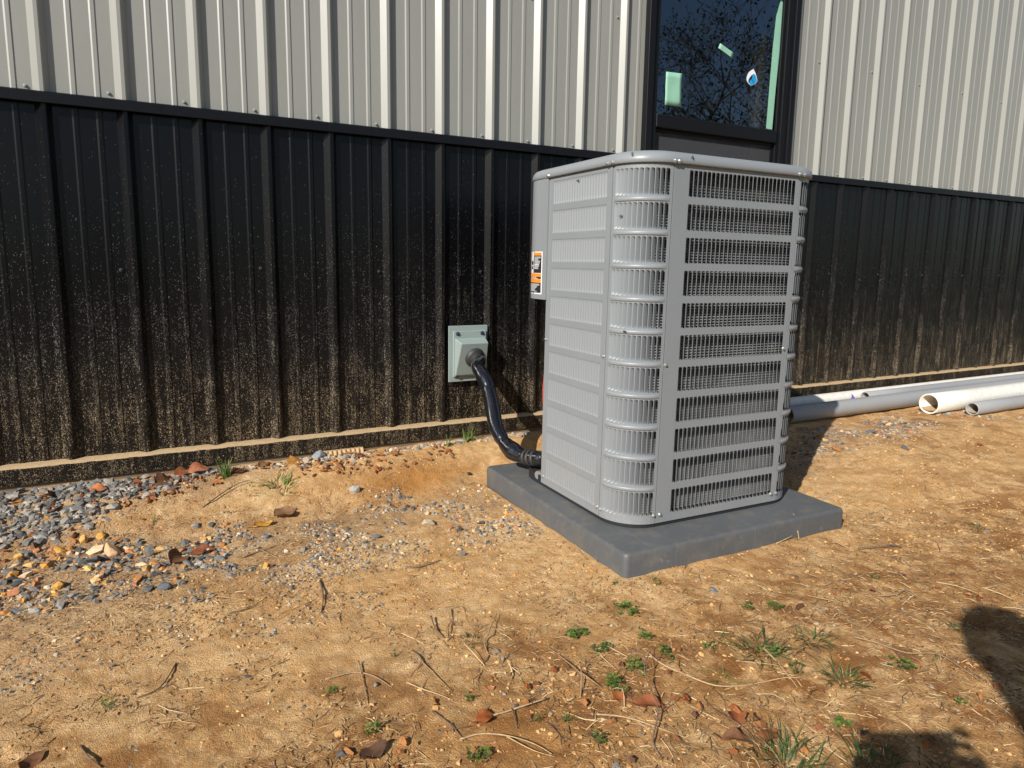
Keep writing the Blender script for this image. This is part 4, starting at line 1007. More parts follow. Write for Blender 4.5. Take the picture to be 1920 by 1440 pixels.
# straw, needles and small bark bits: thin lying blades
def litter(name, label, n, zones, seed, cols, lmin, lmax, wmin, wmax, lift=0.3, mat='straw'):
    rr = random.Random(seed); mb = MB(); pts = []; tries = 0
    while len(pts) < n and tries < n*14:
        tries += 1; z = rr.choice(zones); p = z(rr)
        if p and free(*p, m=0.003): pts.append(p)
    hs = ground_h(np.array([p[0] for p in pts]), np.array([p[1] for p in pts]))
    ends = [(rr.uniform(0, 6.28), lmin*(lmax/lmin)**rr.random()) for _ in pts]
    hx = ground_h(np.array([p[0]+math.cos(e[0])*e[1] for p, e in zip(pts, ends)]), np.array([p[1]+math.sin(e[0])*e[1] for p, e in zip(pts, ends)]))
    for (x, y), h, (a, l), h2 in zip(pts, hs, ends, hx):
        if h2 < -0.012 or not free(x+math.cos(a)*l, y+math.sin(a)*l, 0.0): continue
        w = rr.uniform(wmin, wmax); ca, sa = math.cos(a), math.sin(a); bow = rr.uniform(-.13, .13)*l; up = rr.random()**3*lift*l
        mx, my = x+ca*l/2-sa*bow, y+sa*l/2+ca*bow; z0 = h+w*0.6; z1 = (h+h2)/2+w*0.8+up*0.8; z2 = h2+w*0.6+up
        c = rr.choice(cols); k = rr.uniform(0.7, 1.25); c = tuple(q*k for q in c)
        px, py = -sa*w, ca*w; vs = []
        for (X, Y, Z, f) in ((x, y, z0, 0.8), (mx, my, z1, 1.0), (x+ca*l, y+sa*l, z2, 0.5)):
            vs += [(X+px*f, Y+py*f, Z), (X, Y, Z+w*f), (X-px*f, Y-py*f, Z)]
        mb.add(vs, ((0, 1, 4, 3), (1, 2, 5, 4), (3, 4, 7, 6), (4, 5, 8, 7)), None, c)
    o = mb.build(name, mat, None, fixn=False); tag(o, label, 'litter', kind='stuff'); return o
STRAW = [(0.48, 0.33, 0.16), (0.40, 0.25, 0.115), (0.56, 0.42, 0.24), (0.27, 0.15, 0.07), (0.20, 0.115, 0.06), (0.14, 0.085, 0.05), (0.10, 0.06, 0.035)]
front = zone_box(0.0, 2.2, -2.3, -1.55, None, 0.36, 4)
fore = zone_box(0.0, 2.6, -2.32, -1.25, None, 0.44, 4); mid = zone_box(-0.3, 1.4, -1.4, -0.35, None, 0.47, 4); rgt = zone_box(2.2, 4.0, -1.9, -0.55, None, 0.46, 4)
litter('dry_straw', 'short dry straw and needle bits strewn over the dirt', 17000, [front, front, fore, fore, mid, rgt], 21, STRAW, 0.005, 0.034, 0.0004, 0.0010)
litter('bark_crumbs', 'dark crumbs of bark and rotten leaf scattered over the dirt', 8500, [front, fore, fore, mid, rgt], 22, [(0.10, 0.055, 0.03), (0.16, 0.09, 0.045), (0.07, 0.045, 0.03), (0.24, 0.12, 0.05)], 0.002, 0.011, 0.0006, 0.0017, 0.1)

lfs = zone_box(-0.3, 0.5, -0.45, -0.1, None, 0.5, 6)
wal = zone_box(0.15, 1.35, -0.24, -0.065, None, 0.42, 6)
litter('leaf_scraps', 'torn rust-brown leaf scraps along the wall base and foreground', 330, [wal, wal, front, lfs], 25, [(0.27, 0.085, 0.025), (0.20, 0.075, 0.03), (0.34, 0.14, 0.045), (0.13, 0.06, 0.03)], 0.010, 0.030, 0.003, 0.0085, 0.35, 'dry_leaf')
lft = zone_box(-0.3, 1.34, -1.05, -0.20, None, 0.40, 5)
litter('straw_bits', 'short dry straw and root bits mixed into the gravelly dirt at the left', 5000, [lft], 24, STRAW, 0.004, 0.03, 0.0004, 0.0009, 0.25)
litter('dead_stems', 'longer dead stems and rootlets tangled over the foreground dirt', 1100, [front, front, front, fore, fore, mid, rgt], 23, STRAW, 0.025, 0.08, 0.0005, 0.0012, 0.3)

# ---- individual things on the ground
def leaf_mesh(L, W, seed, colr, kind=0):
    rr = random.Random(seed); nu, nv = 12, 6; vs = []; ct = rr.uniform(-0.8, 1.0); cl_ = rr.uniform(0.15, 0.8); tw = rr.uniform(-.8, .8)
    for i in range(nu+1):
        u = i/nu; hw = W*(math.sin(PI*min(1, u*1.0)**0.8)**0.75+0.02)
        if kind == 1: hw *= 0.72+0.42*abs(math.sin(u*PI*3.3+0.4))       # lobed
        for j in range(nv+1):
            v = (j/nv-0.5)*2; x = (u-0.5)*L; y = v*hw
            z = ct*0.35*L*(u-0.5)**2*2 + cl_*abs(v)**1.5*hw*0.7 + 0.05*L*math.sin(9*u+3*v+seed)*abs(v)+tw*0.15*L*(u-0.5)*v
            vs.append((x, y, z))
    zm = min(v[2] for v in vs); vs = [(x, y, z-zm) for x, y, z in vs]
    m = nv+1; mb = MB(); mb.add(vs, [(i*m+j, i*m+j+1, (i+1)*m+j+1, (i+1)*m+j) for i in range(nu) for j in range(nv)], None, colr)
    return mb
def put_leaf(px, py, Lpx, ang, colr, label, seed, W=0.34, kind=0, tilt=(0, 0), lift=0.001):
    p = at_g(px, py); d = (p-CAM).dot(c_fwd); L = Lpx/FPX*d*0.88
    mb = leaf_mesh(L, L*W, seed, colr, kind); o = mb.build('dead_leaf', 'dry_leaf', None, smooth=True)
    mb2 = MB(); mb2.tube([(-L*0.5, 0, 0.002), (-L*0.62, 0.004, 0.003), (-L*0.75, 0.012, 0.001)], 0.0009, 5, tint=tuple(c*0.7 for c in colr)); mb2.build('stalk', 'bark_twig', o)
    o.location = (p.x, p.y, p.z+lift); o.rotation_euler = (tilt[0], tilt[1], R(ang)); tag(o, label, 'leaf', 'dead leaves on the ground'); return o
RUST = (0.27, 0.075, 0.020); BRN = (0.16, 0.072, 0.032); OCH = (0.38, 0.17, 0.035); RED = (0.25, 0.082, 0.030); DK = (0.11, 0.055, 0.03)
leaves = [
 (1285, 1312, 34, 60, RUST, 'upright triangular rust-brown leaf caught on the forked twig', 0.42, 0, (0.9, 0.3)),
 (1218, 1325, 74, -38, RED, 'long rust leaf lying flat under the forked twig', 0.26, 0, (0, 0)),
 (1162, 1310, 34, -60, RUST, 'small orange-brown leaf just left of the forked twig', 0.34, 0, (0.3, 0.2)),
 (1380, 1392, 62, -32, BRN, 'narrow dull brown leaf near the bottom edge', 0.24, 0, (0.2, 0.1)),
 (1442, 1388, 62, 8, RED, 'rust leaf lying flat right of the narrow brown leaf', 0.26, 0, (0, 0)),
 (1624, 1274, 42, 75, RUST, 'curled red-brown leaf standing beside the grass tuft', 0.36, 0, (0.7, 0.2)),
 (1596, 1264, 38, 8, RED, 'folded rust leaf half hidden by the grass tuft', 0.2, 0, (0.2, 0.1)),
 (1420, 1345, 26, 60, DK, 'dark crumpled leaf on a thin dark twig', 0.45, 0, (0.4, 0)),
 (1378, 1350, 48, 70, RED, 'torn reddish leaf left of the dark crumpled leaf', 0.4, 1, (0.1, 0)),
 (185, 920, 34, -15, (0.46, 0.16, 0.06), 'bright orange-brown leaf on the grey gravel by the wall', 0.36, 0, (0.4, 0)),
 (30, 940, 26, 30, OCH, 'small ochre leaf on gravel at the left edge', 0.4, 0, (0.3, 0)),
 (105, 930, 46, 50, BRN, 'brown curled leaf among grey gravel near the left edge', 0.34, 0, (0.5, 0.2)),
 (95, 955, 40, 20, BRN, 'dull brown leaf on gravel below the curled leaf', 0.4, 0, (0.3, 0)),
 (232, 928, 30, 70, RED, 'rust leaf standing on edge right of the bright orange-brown leaf', 0.3, 0, (0.6, 0)),
 (305, 905, 46, 40, BRN, 'large lobed brown leaf leaning on the gravel under the ledge', 0.42, 1, (0.6, 0.1)),
 (345, 890, 44, 25, RED, 'reddish leaf right of the lobed leaf under the ledge', 0.34, 0, (0.3, 0)),
 (372, 886, 42, 10, (0.40, 0.15, 0.07), 'pale rust leaf under the ledge left of the tall grass', 0.32, 0, (0.5, 0)),
 (448, 885, 34, 10, BRN, 'brown leaf just right of the tall grass at the wall', 0.34, 0, (0.2, 0)),
 (12, 1000, 52, 20, DK, 'dark brown leaf on the dirt at the left edge', 0.42, 0, (0.3, 0.1)),
 (330, 1052, 48, 60, BRN, 'broad brown leaf at the right end of the orange stones', 0.42, 0, (0.5, 0)),
 (382, 1035, 52, 12, RED, 'long rust leaf beside the broad brown leaf', 0.26, 0, (0.2, 0)),
 (555, 868, 42, 25, OCH, 'crinkled ochre leaf below the ledge left of the grey block', 0.4, 1, (0.3, 0)),
 (497, 875, 40, 30, (0.40, 0.22, 0.10), 'tan curled leaf below the ledge left of the crinkled leaf', 0.3, 0, (0.5, 0)),
 (495, 985, 44, 12, (0.50, 0.26, 0.04), 'yellow-orange leaf on grit left of the condenser pad', 0.24, 0, (0.2, 0)),
 (535, 965, 52, 25, (0.26, 0.14, 0.07), 'faded brown leaf right of the yellow-orange leaf', 0.4, 0, (0.1, 0)),
 (1003, 866, 14, 25, RUST, 'tiny rust leaf beside the pad corner under the hose', 0.4, 0, (0, 0)),
 (910, 1350, 46, 10, RUST, 'rust leaf flat among twigs near the bottom edge', 0.36, 0, (0.1, 0)),
 (818, 1318, 24, 80, RUST, 'small rust leaf standing among bare twigs', 0.35, 0, (0.7, 0)),
 (1000, 1345, 44, 55, (0.32, 0.20, 0.10), 'tan rolled leaf pointing up near the grass sprig', 0.16, 0, (0.3, 0.2)),
 (920, 1292, 18, 0, (0.50, 0.20, 0.08), 'small round orange leaf on brown soil', 0.45, 0, (0, 0)),
 (700, 1415, 70, 20, DK, 'large dark leaf on soil near the lower edge left of the twigs', 0.28, 0, (0.1, 0)),
 (60, 1430, 60, 50, BRN, 'brown leaf in the lower left corner', 0.3, 0, (0.2, 0)),
 (1690, 1080, 20, -20, BRN, 'small brown leaf on open dirt right of the pad', 0.25, 0, (0.2, 0)),
 (1838, 835, 16, 10, RUST, 'small rust leaf on the dirt in front of the pipes', 0.4, 0, (0.2, 0)),
]
for i, (px, py, L, a, c, lab, W, kd, tl) in enumerate(leaves): put_leaf(px, py, L, a, c, lab, 300+i, W, kd, tl)

def put_stone(px, py, wpx, colr, label, seed, sq=(1, 0.8, 0.6)):
    p = at_g(px, py); d = (p-CAM).dot(c_fwd); r = wpx/FPX*d*0.5
    vs, f = rock(r, seed, sq, 0.28); mb = MB(); mb.add(vs, f, None, colr); o = mb.build('stone', 'stone', None)
    b = o.modifiers.new('b', 'BEVEL'); b.width = r*0.09; b.segments = 2
    o.location = (p.x, p.y, p.z+r*sq[2]*0.45); tag(o, label, 'stone', 'single stones on the dirt')
stones = [
 (664, 922, 24, (0.33, 0.32, 0.29), 'pale grey pointed stone alone on smooth dirt', (1, .8, .75)),
 (806, 984, 30, (0.38, 0.30, 0.20), 'round tan and grey stone left of the pad', (1, .9, .6)),
 (597, 860, 30, (0.24, 0.25, 0.26), 'square grey stone block against the foundation', (1, .8, .8)),
 (212, 1040, 46, (0.60, 0.37, 0.20), 'largest pinkish orange stone among the gravel at the left', (1.1, .7, .6)),
 (176, 1052, 44, (0.10, 0.105, 0.115), 'flat dark slate beside the pinkish orange stone', (1.2, .8, .28)),
 (156, 1016, 20, (0.58, 0.32, 0.10), 'upright orange stone above the dark slate', (.8, .8, 1.0)),
 (189, 1008, 22, (0.55, 0.28, 0.06), 'orange stone right of the upright orange stone', (1, .8, .6)),
 (114, 1034, 24, (0.56, 0.30, 0.07), 'orange flat stone left of the dark slate', (1.1, .8, .5)),
 (36, 1045, 22, (0.58, 0.34, 0.09), 'yellow-orange stone near the left edge', (1, .8, .6)),
 (167, 1068, 18, (0.60, 0.42, 0.14), 'pale yellow stone below the dark slate', (1, .8, .6)),
 (422, 1043, 16, (0.30, 0.30, 0.30), 'small light grey stone right of the rust leaves', (1, .8, .6)),
 (310, 1104, 34, (0.11, 0.115, 0.12), 'dark stone on the dirt below the gravel patch', (1, .7, .5)),
 (880, 890, 11, (0.03, 0.03, 0.03), 'small black stone left of the pad corner', (1, .8, .7)),
 (706, 1007, 16, (0.12, 0.125, 0.13), 'small dark slate in the middle of the grit', (1.1, .7, .5)),
 (868, 1040, 15, (0.12, 0.125, 0.13), 'small dark slate near the left side of the pad', (1.2, .7, .5)),
 (1338, 1108, 26, (0.16, 0.17, 0.18), 'flat grey stone below the right half of the pad', (1.2, .6, .3)),
 (1632, 812, 18, (0.11, 0.12, 0.13), 'dark oval stone on the dirt below the grey conduit', (1.2, .8, .4)),
 (1570, 846, 20, (0.45, 0.20, 0.06), 'orange stone at the edge of the condenser shadow', (1.1, .8, .5)),
 (1698, 842, 18, (0.12, 0.13, 0.14), 'dark flat stone below the open pipe ends', (1.3, .8, .35)),
 (940, 988, 12, (0.24, 0.10, 0.05), 'small rust-coloured stone near the pad side', (1, .8, .6)),
]
for i, (px, py, w, c, lab, sq) in enumerate(stones): put_stone(px, py, w, c, lab, 500+i, sq)
# corrugated drain end
p0 = at_y(606, 857, -0.062); p1 = at_y(682, 846, -0.062); mb = MB(); vs = []; N = 96
for i in range(N+1):
    t = i/N; x = p0.x+(p1.x-p0.x)*t; off = 0.0035*math.sin(t*2*PI*9)
    for (z, y) in ((0.052, -0.074), (0.095, -0.069), (0.112, -0.062), (0.116, -0.050)): vs.append((x-p0.x, y+off+0.06, z))
mb.add(vs, [(i*4+k, i*4+k+1, (i+1)*4+k+1, (i+1)*4+k) for i in range(N) for k in range(3)])
o = mb.build('corrugated_drain_piece', 'mud_corrugated', None, smooth=True); o.location = (p0.x, -0.062, 0.0); s = o.modifiers.new('t', 'SOLIDIFY'); s.thickness = 0.003
tag(o, 'mud-coated tan corrugated piece sticking out under the ledge', 'drain piece')

# grass tufts and weeds
GRN = [(0.10, 0.19, 0.03), (0.14, 0.24, 0.045), (0.07, 0.14, 0.025), (0.18, 0.26, 0.06)]; GDK = [(0.035, 0.075, 0.028), (0.05, 0.10, 0.03), (0.08, 0.13, 0.04), (0.12, 0.18, 0.05)]
def grass_tuft(px, py, hpx, nb, spread, label, seed, cols=GRN, dry=0.15, wpx=3.0, lean=0.6):
    rr = random.Random(seed); p = at_g(px, py); d = (p-CAM).dot(c_fwd); H = hpx/FPX*d*0.66; Wb = wpx/FPX*d*0.5*0.62; nb = int(nb*1.7); lean = lean*1.15; SP = spread/FPX*d; mb = MB()
    for k in range(nb):
        a = rr.uniform(0, 6.28); r0 = SP*rr.random()**0.7; bx, by = r0*math.cos(a), r0*math.sin(a); h = H*rr.uniform(0.45, 1.0); a2 = a+rr.uniform(-1, 1); ln = lean*h*rr.uniform(0.2, 1.3)
        c = rr.choice(cols) if rr.random() > dry else (0.40, 0.30, 0.15); kk = rr.uniform(0.8, 1.2); c = tuple(q*kk for q in c); z0 = gh(p.x+bx, p.y+by)-p.z-0.004
        vs = []; w = Wb*rr.uniform(0.6, 1.1); th = a2+PI/2
        for i in range(6):
            t = i/5; x = bx+ln*t**1.6*math.cos(a2); y = by+ln*t**1.6*math.sin(a2); z = z0+h*(t-0.28*lean*t**2.5); ww = w*(1-t**2)+0.0002
            vs += [(x-ww*math.cos(th), y-ww*math.sin(th), z+ww*0.4), (x, y, z), (x+ww*math.cos(th), y+ww*math.sin(th), z+ww*0.4)]
        mb.add(vs, [(i*3+j, i*3+j+1, (i+1)*3+j+1, (i+1)*3+j) for i in range(5) for j in range(2)], None, c)
    o = mb.build('grass_tuft', 'green_blade', None, smooth=True, fixn=False); o.location = p; tag(o, label, 'grass', 'grass tufts in the dirt')
def weed(px, py, wpx, label, seed, cols=GRN, n=16):
    rr = random.Random(seed); p = at_g(px, py); d = (p-CAM).dot(c_fwd); W = wpx/FPX*d*0.5; mb = MB()
    for k in range(n):
        a = rr.uniform(0, 6.28); r0 = W*rr.random()**0.6; x, y = r0*math.cos(a), r0*math.sin(a); z0 = gh(p.x+x, p.y+y)-p.z
        zl = z0+rr.uniform(0.003, 0.016); s = W*rr.uniform(0.16, 0.32); c = rr.choice(cols); kk = rr.uniform(0.8, 1.25); c = tuple(q*kk for q in c)
        mb.tube([(x*0.6, y*0.6, z0-0.002), (x*0.9, y*0.9, (z0+zl)/2), (x, y, zl)], 0.0005, 4, tint=(0.12, 0.14, 0.05))
        for lf in range(3):
            b = a+lf*2.09+rr.uniform(-.2, .2); tl = rr.uniform(0.1, 0.6); ux, uy = math.cos(b), math.sin(b); vx, vy = -uy, ux; vs = [(x, y, zl)]
            for (u, v) in ((0.35, 0.42), (0.75, 0.52), (1.0, 0.22), (0.93, 0.0), (1.0, -0.22), (0.75, -0.52), (0.35, -0.42)):
                vs.append((x+s*(ux*u+vx*v), y+s*(uy*u+vy*v), zl+s*u*tl+s*abs(v)*0.25))
            mb.add(vs, [(0, i, i+1) for i in range(1, 7)], None, c)
    o = mb.build('weed', 'green_blade', None, smooth=False, fixn=False); o.location = p; tag(o, label, 'weed', 'small weeds in the dirt')
tufts = [
 (424, 893, 62, 26, 10, 'tall bright grass tuft at the wall left of the ochre leaf', GRN, .05, 3.4, 0.35),
 (530, 915, 46, 22, 22, 'sprawling green grass tuft on dirt below the ochre leaf', GRN, .15, 3.4, 1.3),
 (470, 918, 20, 14, 22, 'low wispy grass on dirt left of the sprawling tuft', GRN, .3, 2.6, 1.6),
 (876, 828, 66, 12, 10, 'thin tall grass under the outlet box beside the hose', GRN, .05, 3.0, 0.5),
 (841, 838, 50, 6, 5, 'single slender grass sprig left of the thin tall grass', GRN, .05, 2.6, 0.3),
 (1425, 1222, 46, 60, 44, 'largest sprawling dark grass clump below the pad', GDK, .15, 4.0, 1.5),
 (1522, 1200, 40, 40, 26, 'dark grass clump right of the largest clump', GDK, .12, 3.6, 1.3),
 (1582, 1280, 52, 44, 30, 'dense green grass clump beside the curled red-brown leaf', GDK, .08, 3.6, 1.2),
 (1478, 1436, 70, 90, 70, 'big dark grass clump cut by the bottom edge', GDK, .08, 4.0, 1.1),
 (1640, 1436, 60, 50, 50, 'dark grass clump in the photographer shadow at the bottom edge', GDK, .05, 4.0, 1.0),
 (1062, 1352, 56, 6, 4, 'three-bladed green sprig standing near the tan rolled leaf', GRN, 0, 4.4, 0.9),
 (884, 1204, 22, 26, 14, 'small dull grass tuft below the open dirt', GDK, .3, 2.6, 1.5),
 (1355, 1275, 26, 14, 20, 'flat green grass blades right of the pale stem', GRN, .1, 3.6, 1.8),
 (1300, 1392, 40, 34, 26, 'straw-coloured dead grass clump near the bottom edge', [(0.45, .33, .17), (.52, .41, .24)], .2, 3.2, 1.4),
 (1830, 990, 18, 20, 16, 'small dull grass tuft at the right edge of the open dirt', GDK, .2, 2.4, 1.4),
 (1800, 1180, 30, 16, 14, 'short grass at the edge of the head shadow', GDK, .2, 3, 1.2),
 (1345, 1190, 22, 12, 14, 'small grass sprigs left of the largest clump', GRN, .1, 3, 1.3),
 (1478, 1112, 14, 12, 12, 'tiny grass tuft right below the pad corner', GDK, .2, 2.4, 1.4),
]
for i, (px, py, h, n, sp, lab, cs, dr, w, le) in enumerate(tufts): grass_tuft(px, py, h, n, sp, lab, 700+i, cs, dr, w, le)
weeds = [
 (1122, 1388, 30, 'bright clover near the bottom edge left of the forked twig', 18), (1145, 1284, 36, 'bright weed rosette left of the forked twig top', 22), (1162, 1298, 24, 'small dark weed touching the bright rosette', 12),
 (1126, 1222, 34, 'leafy weed right of the tall bare stem', 20), (1080, 1192, 40, 'leafy weed above the tall bare stem', 24), (1195, 1256, 40, 'weed patch beside the forked twig top', 20), (1252, 1228, 34, 'weed patch between the forked twig and the largest grass clump', 14),
 (1208, 1195, 34, 'weed above the forked twig', 14), (1176, 1148, 44, 'low weed below the pad front corner', 18), (1402, 1142, 26, 'weed on dirt below the right half of the pad', 14), (1450, 1140, 30, 'rounded weed right of the flat grey stone', 18),
 (1328, 1218, 26, 'weed left of the largest grass clump', 14), (1492, 1256, 30, 'dark weed between the two grass clumps', 14), (1446, 1228, 36, 'bright weed growing in the largest grass clump', 16),
 (1575, 1360, 40, 'clover below the dense green grass clump', 16), (1690, 1250, 44, 'row of clover leaves on open dirt', 14), (1755, 1238, 18, 'single clover right of the clover row', 6), (1450, 1140, 16, 'weed seedling by the rounded weed', 6),
 (484, 862, 18, 'small round-leaved weed at the ledge', 10), (32, 985, 16, 'tiny weed on gravel at the left edge', 8), (290, 978, 16, 'tiny dark weed between gravel and orange stones', 8), (740, 1230, 16, 'tiny weed among bare twigs', 8),
 (880, 1312, 26, 'seedlings among bare twigs at the bottom', 10), (1157, 1098, 18, 'tiny weed at the pad front corner', 8), (1230, 1094, 20, 'tiny weed below the pad front edge', 8), (1010, 1352, 16, 'tiny weed left of the three-bladed sprig', 8),
 (1800, 1320, 26, 'weed sprigs between the two shadows', 10), (1640, 1085, 20, 'faint weed right of the pad corner', 8), (620, 1300, 30, 'dark weed left of the twigs', 10), (700, 1375, 36, 'weed patch near the lower edge', 14), (895, 1425, 44, 'weed patch cut by the bottom edge', 18), (200, 1330, 30, 'weed on the dirt at lower left', 10),
]
for i, (px, py, w, lab, n) in enumerate(weeds): weed(px, py, w, lab, 800+i, GRN if i % 3 else GRN+GDK, n)

# twigs and stems
def twig(paths, label, colr, seed, rpx=2.2):
    rr = random.Random(seed); mb = MB(); first = at_g(*paths[0][0][:2]); o = None
    for pi, path in enumerate(paths):
        P = []
        for (px, py, h) in path:
            g = at_g(px, py+h); d = (g-CAM).dot(c_fwd)
            # raise straight above the ground point that lies h pixels lower
            z = g.z + h/FPX*d*1.02
            P.append(Vector((g.x, g.y, z+0.0015)))
        P = catmull(P, 4); d = (P[0]-CAM).dot(c_fwd); r = rpx*0.72/FPX*d*(1.0 if pi == 0 else 0.75)
        rad = [max(0.0005, r*(1-0.6*i/(len(P)-1))*rr.uniform(0.85, 1.2)) for i in range(len(P))]
        mb.tube([p-first for p in P], rad, 6, tint=colr)
    o = mb.build('twig', 'bark_twig', None, smooth=True); o.location = first; tag(o, label, 'twig', 'twigs and dry stems on the dirt')
PALE = (0.42, 0.29, 0.155); MID_ = (0.30, 0.20, 0.115); DRK = (0.16, 0.105, 0.068)
twigs = [
 ([[(1238, 1420, 0), (1224, 1390, 4), (1232, 1345, 16), (1230, 1318, 20), (1211, 1275, 30), (1206, 1245, 40), (1198, 1222, 50), (1196, 1200, 60)], [(1232, 1336, 18), (1250, 1320, 20), (1290, 1288, 24)], [(1206, 1246, 40), (1214, 1225, 46), (1218, 1210, 50)]], 'upright forked dark twig with a rust leaf caught on it', (0.17, 0.115, 0.08), 2.6),
 ([[(1214, 1224, 2), (1240, 1245, 2), (1290, 1268, 2), (1340, 1286, 2), (1385, 1287, 1), (1420, 1282, 1), (1470, 1272, 1), (1500, 1272, 0)]], 'long pale bent stem lying right of the forked twig', PALE, 2.4),
 ([[(1088, 1310, 0), (1090, 1280, 10), (1090, 1262, 14), (1083, 1235, 22)], [(1090, 1262, 14), (1128, 1290, 2)], [(1090, 1265, 12), (1062, 1240, 6), (1022, 1210, 4)]], 'brown branching twig left of the bright weed rosette', MID_, 2.6),
 ([[(915, 1188, 14), (908, 1200, 8), (912, 1220, 2), (920, 1230, 0), (945, 1231, 0), (968, 1220, 0), (976, 1215, 0)], [(918, 1230, 0), (902, 1250, 0), (930, 1246, 0)], [(915, 1188, 14), (932, 1150, 4)]], 'bent tan twig beside the small dull grass tuft', MID_, 2.4),
 ([[(808, 1156, 10), (816, 1178, 4), (832, 1196, 0)]], 'short crooked dark twig on smooth dirt', DRK, 2.4),
 ([[(836, 1140, 8), (844, 1160, 4), (846, 1185, 0)], [(836, 1140, 6), (866, 1138, 3), (875, 1165, 0)]], 'thin angled twig right of the short crooked twig', MID_, 1.8),
 ([[(762, 1280, 0), (790, 1292, 2), (820, 1302, 2), (850, 1314, 0)], [(790, 1292, 2), (800, 1270, 2)]], 'pale twig lying left of the small standing rust leaf', PALE, 2.2),
 ([[(775, 1222, 0), (790, 1240, 4), (768, 1270, 0)], [(772, 1220, 2), (795, 1245, 4), (830, 1280, 2), (848, 1298, 0)]], 'crossing dry twigs above the small standing rust leaf', MID_, 2.2),
 ([[(1024, 1310, 6), (980, 1325, 4), (940, 1338, 3), (905, 1345, 2), (880, 1358, 0)], [(905, 1345, 2), (911, 1322, 8)], [(940, 1338, 3), (905, 1350, 2)]], 'long tan twig running over the flat rust leaf', PALE, 2.6),
 ([[(862, 1388, 0), (900, 1377, 4), (950, 1380, 6), (1000, 1395, 5), (1035, 1415, 0)], [(950, 1382, 4), (1000, 1408, 2), (1040, 1420, 0)]], 'arching pale stem near the bottom edge', PALE, 2.6),
 ([[(812, 1335, 0), (845, 1360, 3), (850, 1375, 0)], [(845, 1356, 3), (875, 1390, 1), (930, 1392, 0)], [(840, 1370, 2), (885, 1362, 2)]], 'dark tangled twigs left of the arching stem', DRK, 2.6),
 ([[(960, 1330, 6), (965, 1350, 3), (970, 1368, 0)], [(1025, 1355, 0), (1048, 1378, 3), (1052, 1398, 0)]], 'two thin dark stems near the tan rolled leaf', DRK, 2.0),
 ([[(1108, 1340, 0), (1155, 1343, 2), (1190, 1350, 4), (1225, 1362, 3), (1260, 1375, 2), (1290, 1386, 0)], [(1190, 1350, 3), (1225, 1375, 0)]], 'pale stem lying across the foot of the forked twig', PALE, 2.4),
 ([[(1420, 1400, 0), (1405, 1375, 3), (1380, 1355, 5), (1345, 1335, 4), (1320, 1310, 2), (1330, 1300, 0)], [(1410, 1372, 4), (1412, 1345, 6)]], 'thin dark twig reaching the dark crumpled leaf', DRK, 2.0),
 ([[(1430, 1215, 6), (1455, 1240, 6), (1480, 1270, 4), (1495, 1290, 0)], [(1380, 1240, 0), (1440, 1246, 4), (1478, 1252, 0)]], 'crossed stems lying on the largest grass clump', PALE, 2.2),
 ([[(1600, 1195, 4), (1640, 1205, 4), (1700, 1225, 3), (1760, 1228, 2), (1820, 1265, 1), (1890, 1310, 0)], [(1712, 1195, 6), (1705, 1215, 2)]], 'long thin stem running from open dirt into the head shadow', MID_, 2.0),
 ([[(1840, 1102, 0), (1870, 1112, 2), (1900, 1125, 0)], [(1845, 1104, 1), (1880, 1096, 0)]], 'pale branched twig at the right edge above the head shadow', PALE, 2.4),
 ([[(1755, 1092, 0), (1795, 1100, 1), (1835, 1114, 0)]], 'pale straight stem on open dirt left of the branched twig', PALE, 2.0),
 ([[(1645, 1118, 2), (1680, 1115, 6), (1700, 1106, 5), (1720, 1120, 0)], [(1680, 1118, 4), (1690, 1108, 4)]], 'curled root piece on open dirt right of the pad', MID_, 2.2),
 ([[(1610, 1030, 0), (1650, 1026, 2), (1690, 1028, 0)], [(1655, 1025, 3), (1672, 1022, 6), (1690, 1027, 0)]], 'dark stick with bark lying right of the pad corner', DRK, 3.0),
 ([[(1498, 1012, 0), (1495, 998, 12), (1487, 978, 28), (1485, 962, 40)]], 'thin pale stem standing against the pad front', PALE, 1.7),
 ([[(1455, 1020, 0), (1480, 1008, 6), (1492, 1000, 4)]], 'short pale stem leaning at the pad front', PALE, 1.7),
 ([[(455, 1045, 0), (500, 1030, 2), (540, 1015, 0)], [(490, 1032, 1), (520, 1046, 0)]], 'thin grey stem lying in the grit left of the round tan stone', MID_, 2.0),
 ([[(380, 952, 0), (410, 930, 4), (440, 912, 6), (468, 900, 8)]], 'long thin straight stem leaning left of the sprawling grass', DRK, 1.8),
 ([[(760, 1065, 0), (790, 1062, 3), (825, 1052, 0)]], 'stout bark stick in the dirt left of the pad', (0.2, .13, .08), 4.0),
 ([[(150, 1400, 0), (170, 1425, 4), (190, 1440, 0)], [(330, 1245, 0), (300, 1290, 2), (255, 1310, 0)]], 'dark twigs on the dirt at lower left', DRK, 3.0),
 ([[(600, 1090, 0), (606, 1120, 3), (602, 1150, 0)], [(430, 1150, 0), (470, 1140, 2), (500, 1120, 0)]], 'thin roots on the dirt below the gravel', DRK, 2.4),
 ([[(610, 1275, 0), (660, 1262, 4), (700, 1268, 4), (735, 1290, 0)], [(672, 1240, 6), (680, 1275, 3), (690, 1320, 0)]], 'crossing brown stems left of the pale twig', MID_, 2.6),
]
for i, (paths, lab, c, r) in enumerate(twigs): twig(paths, lab, c, 900+i, r)

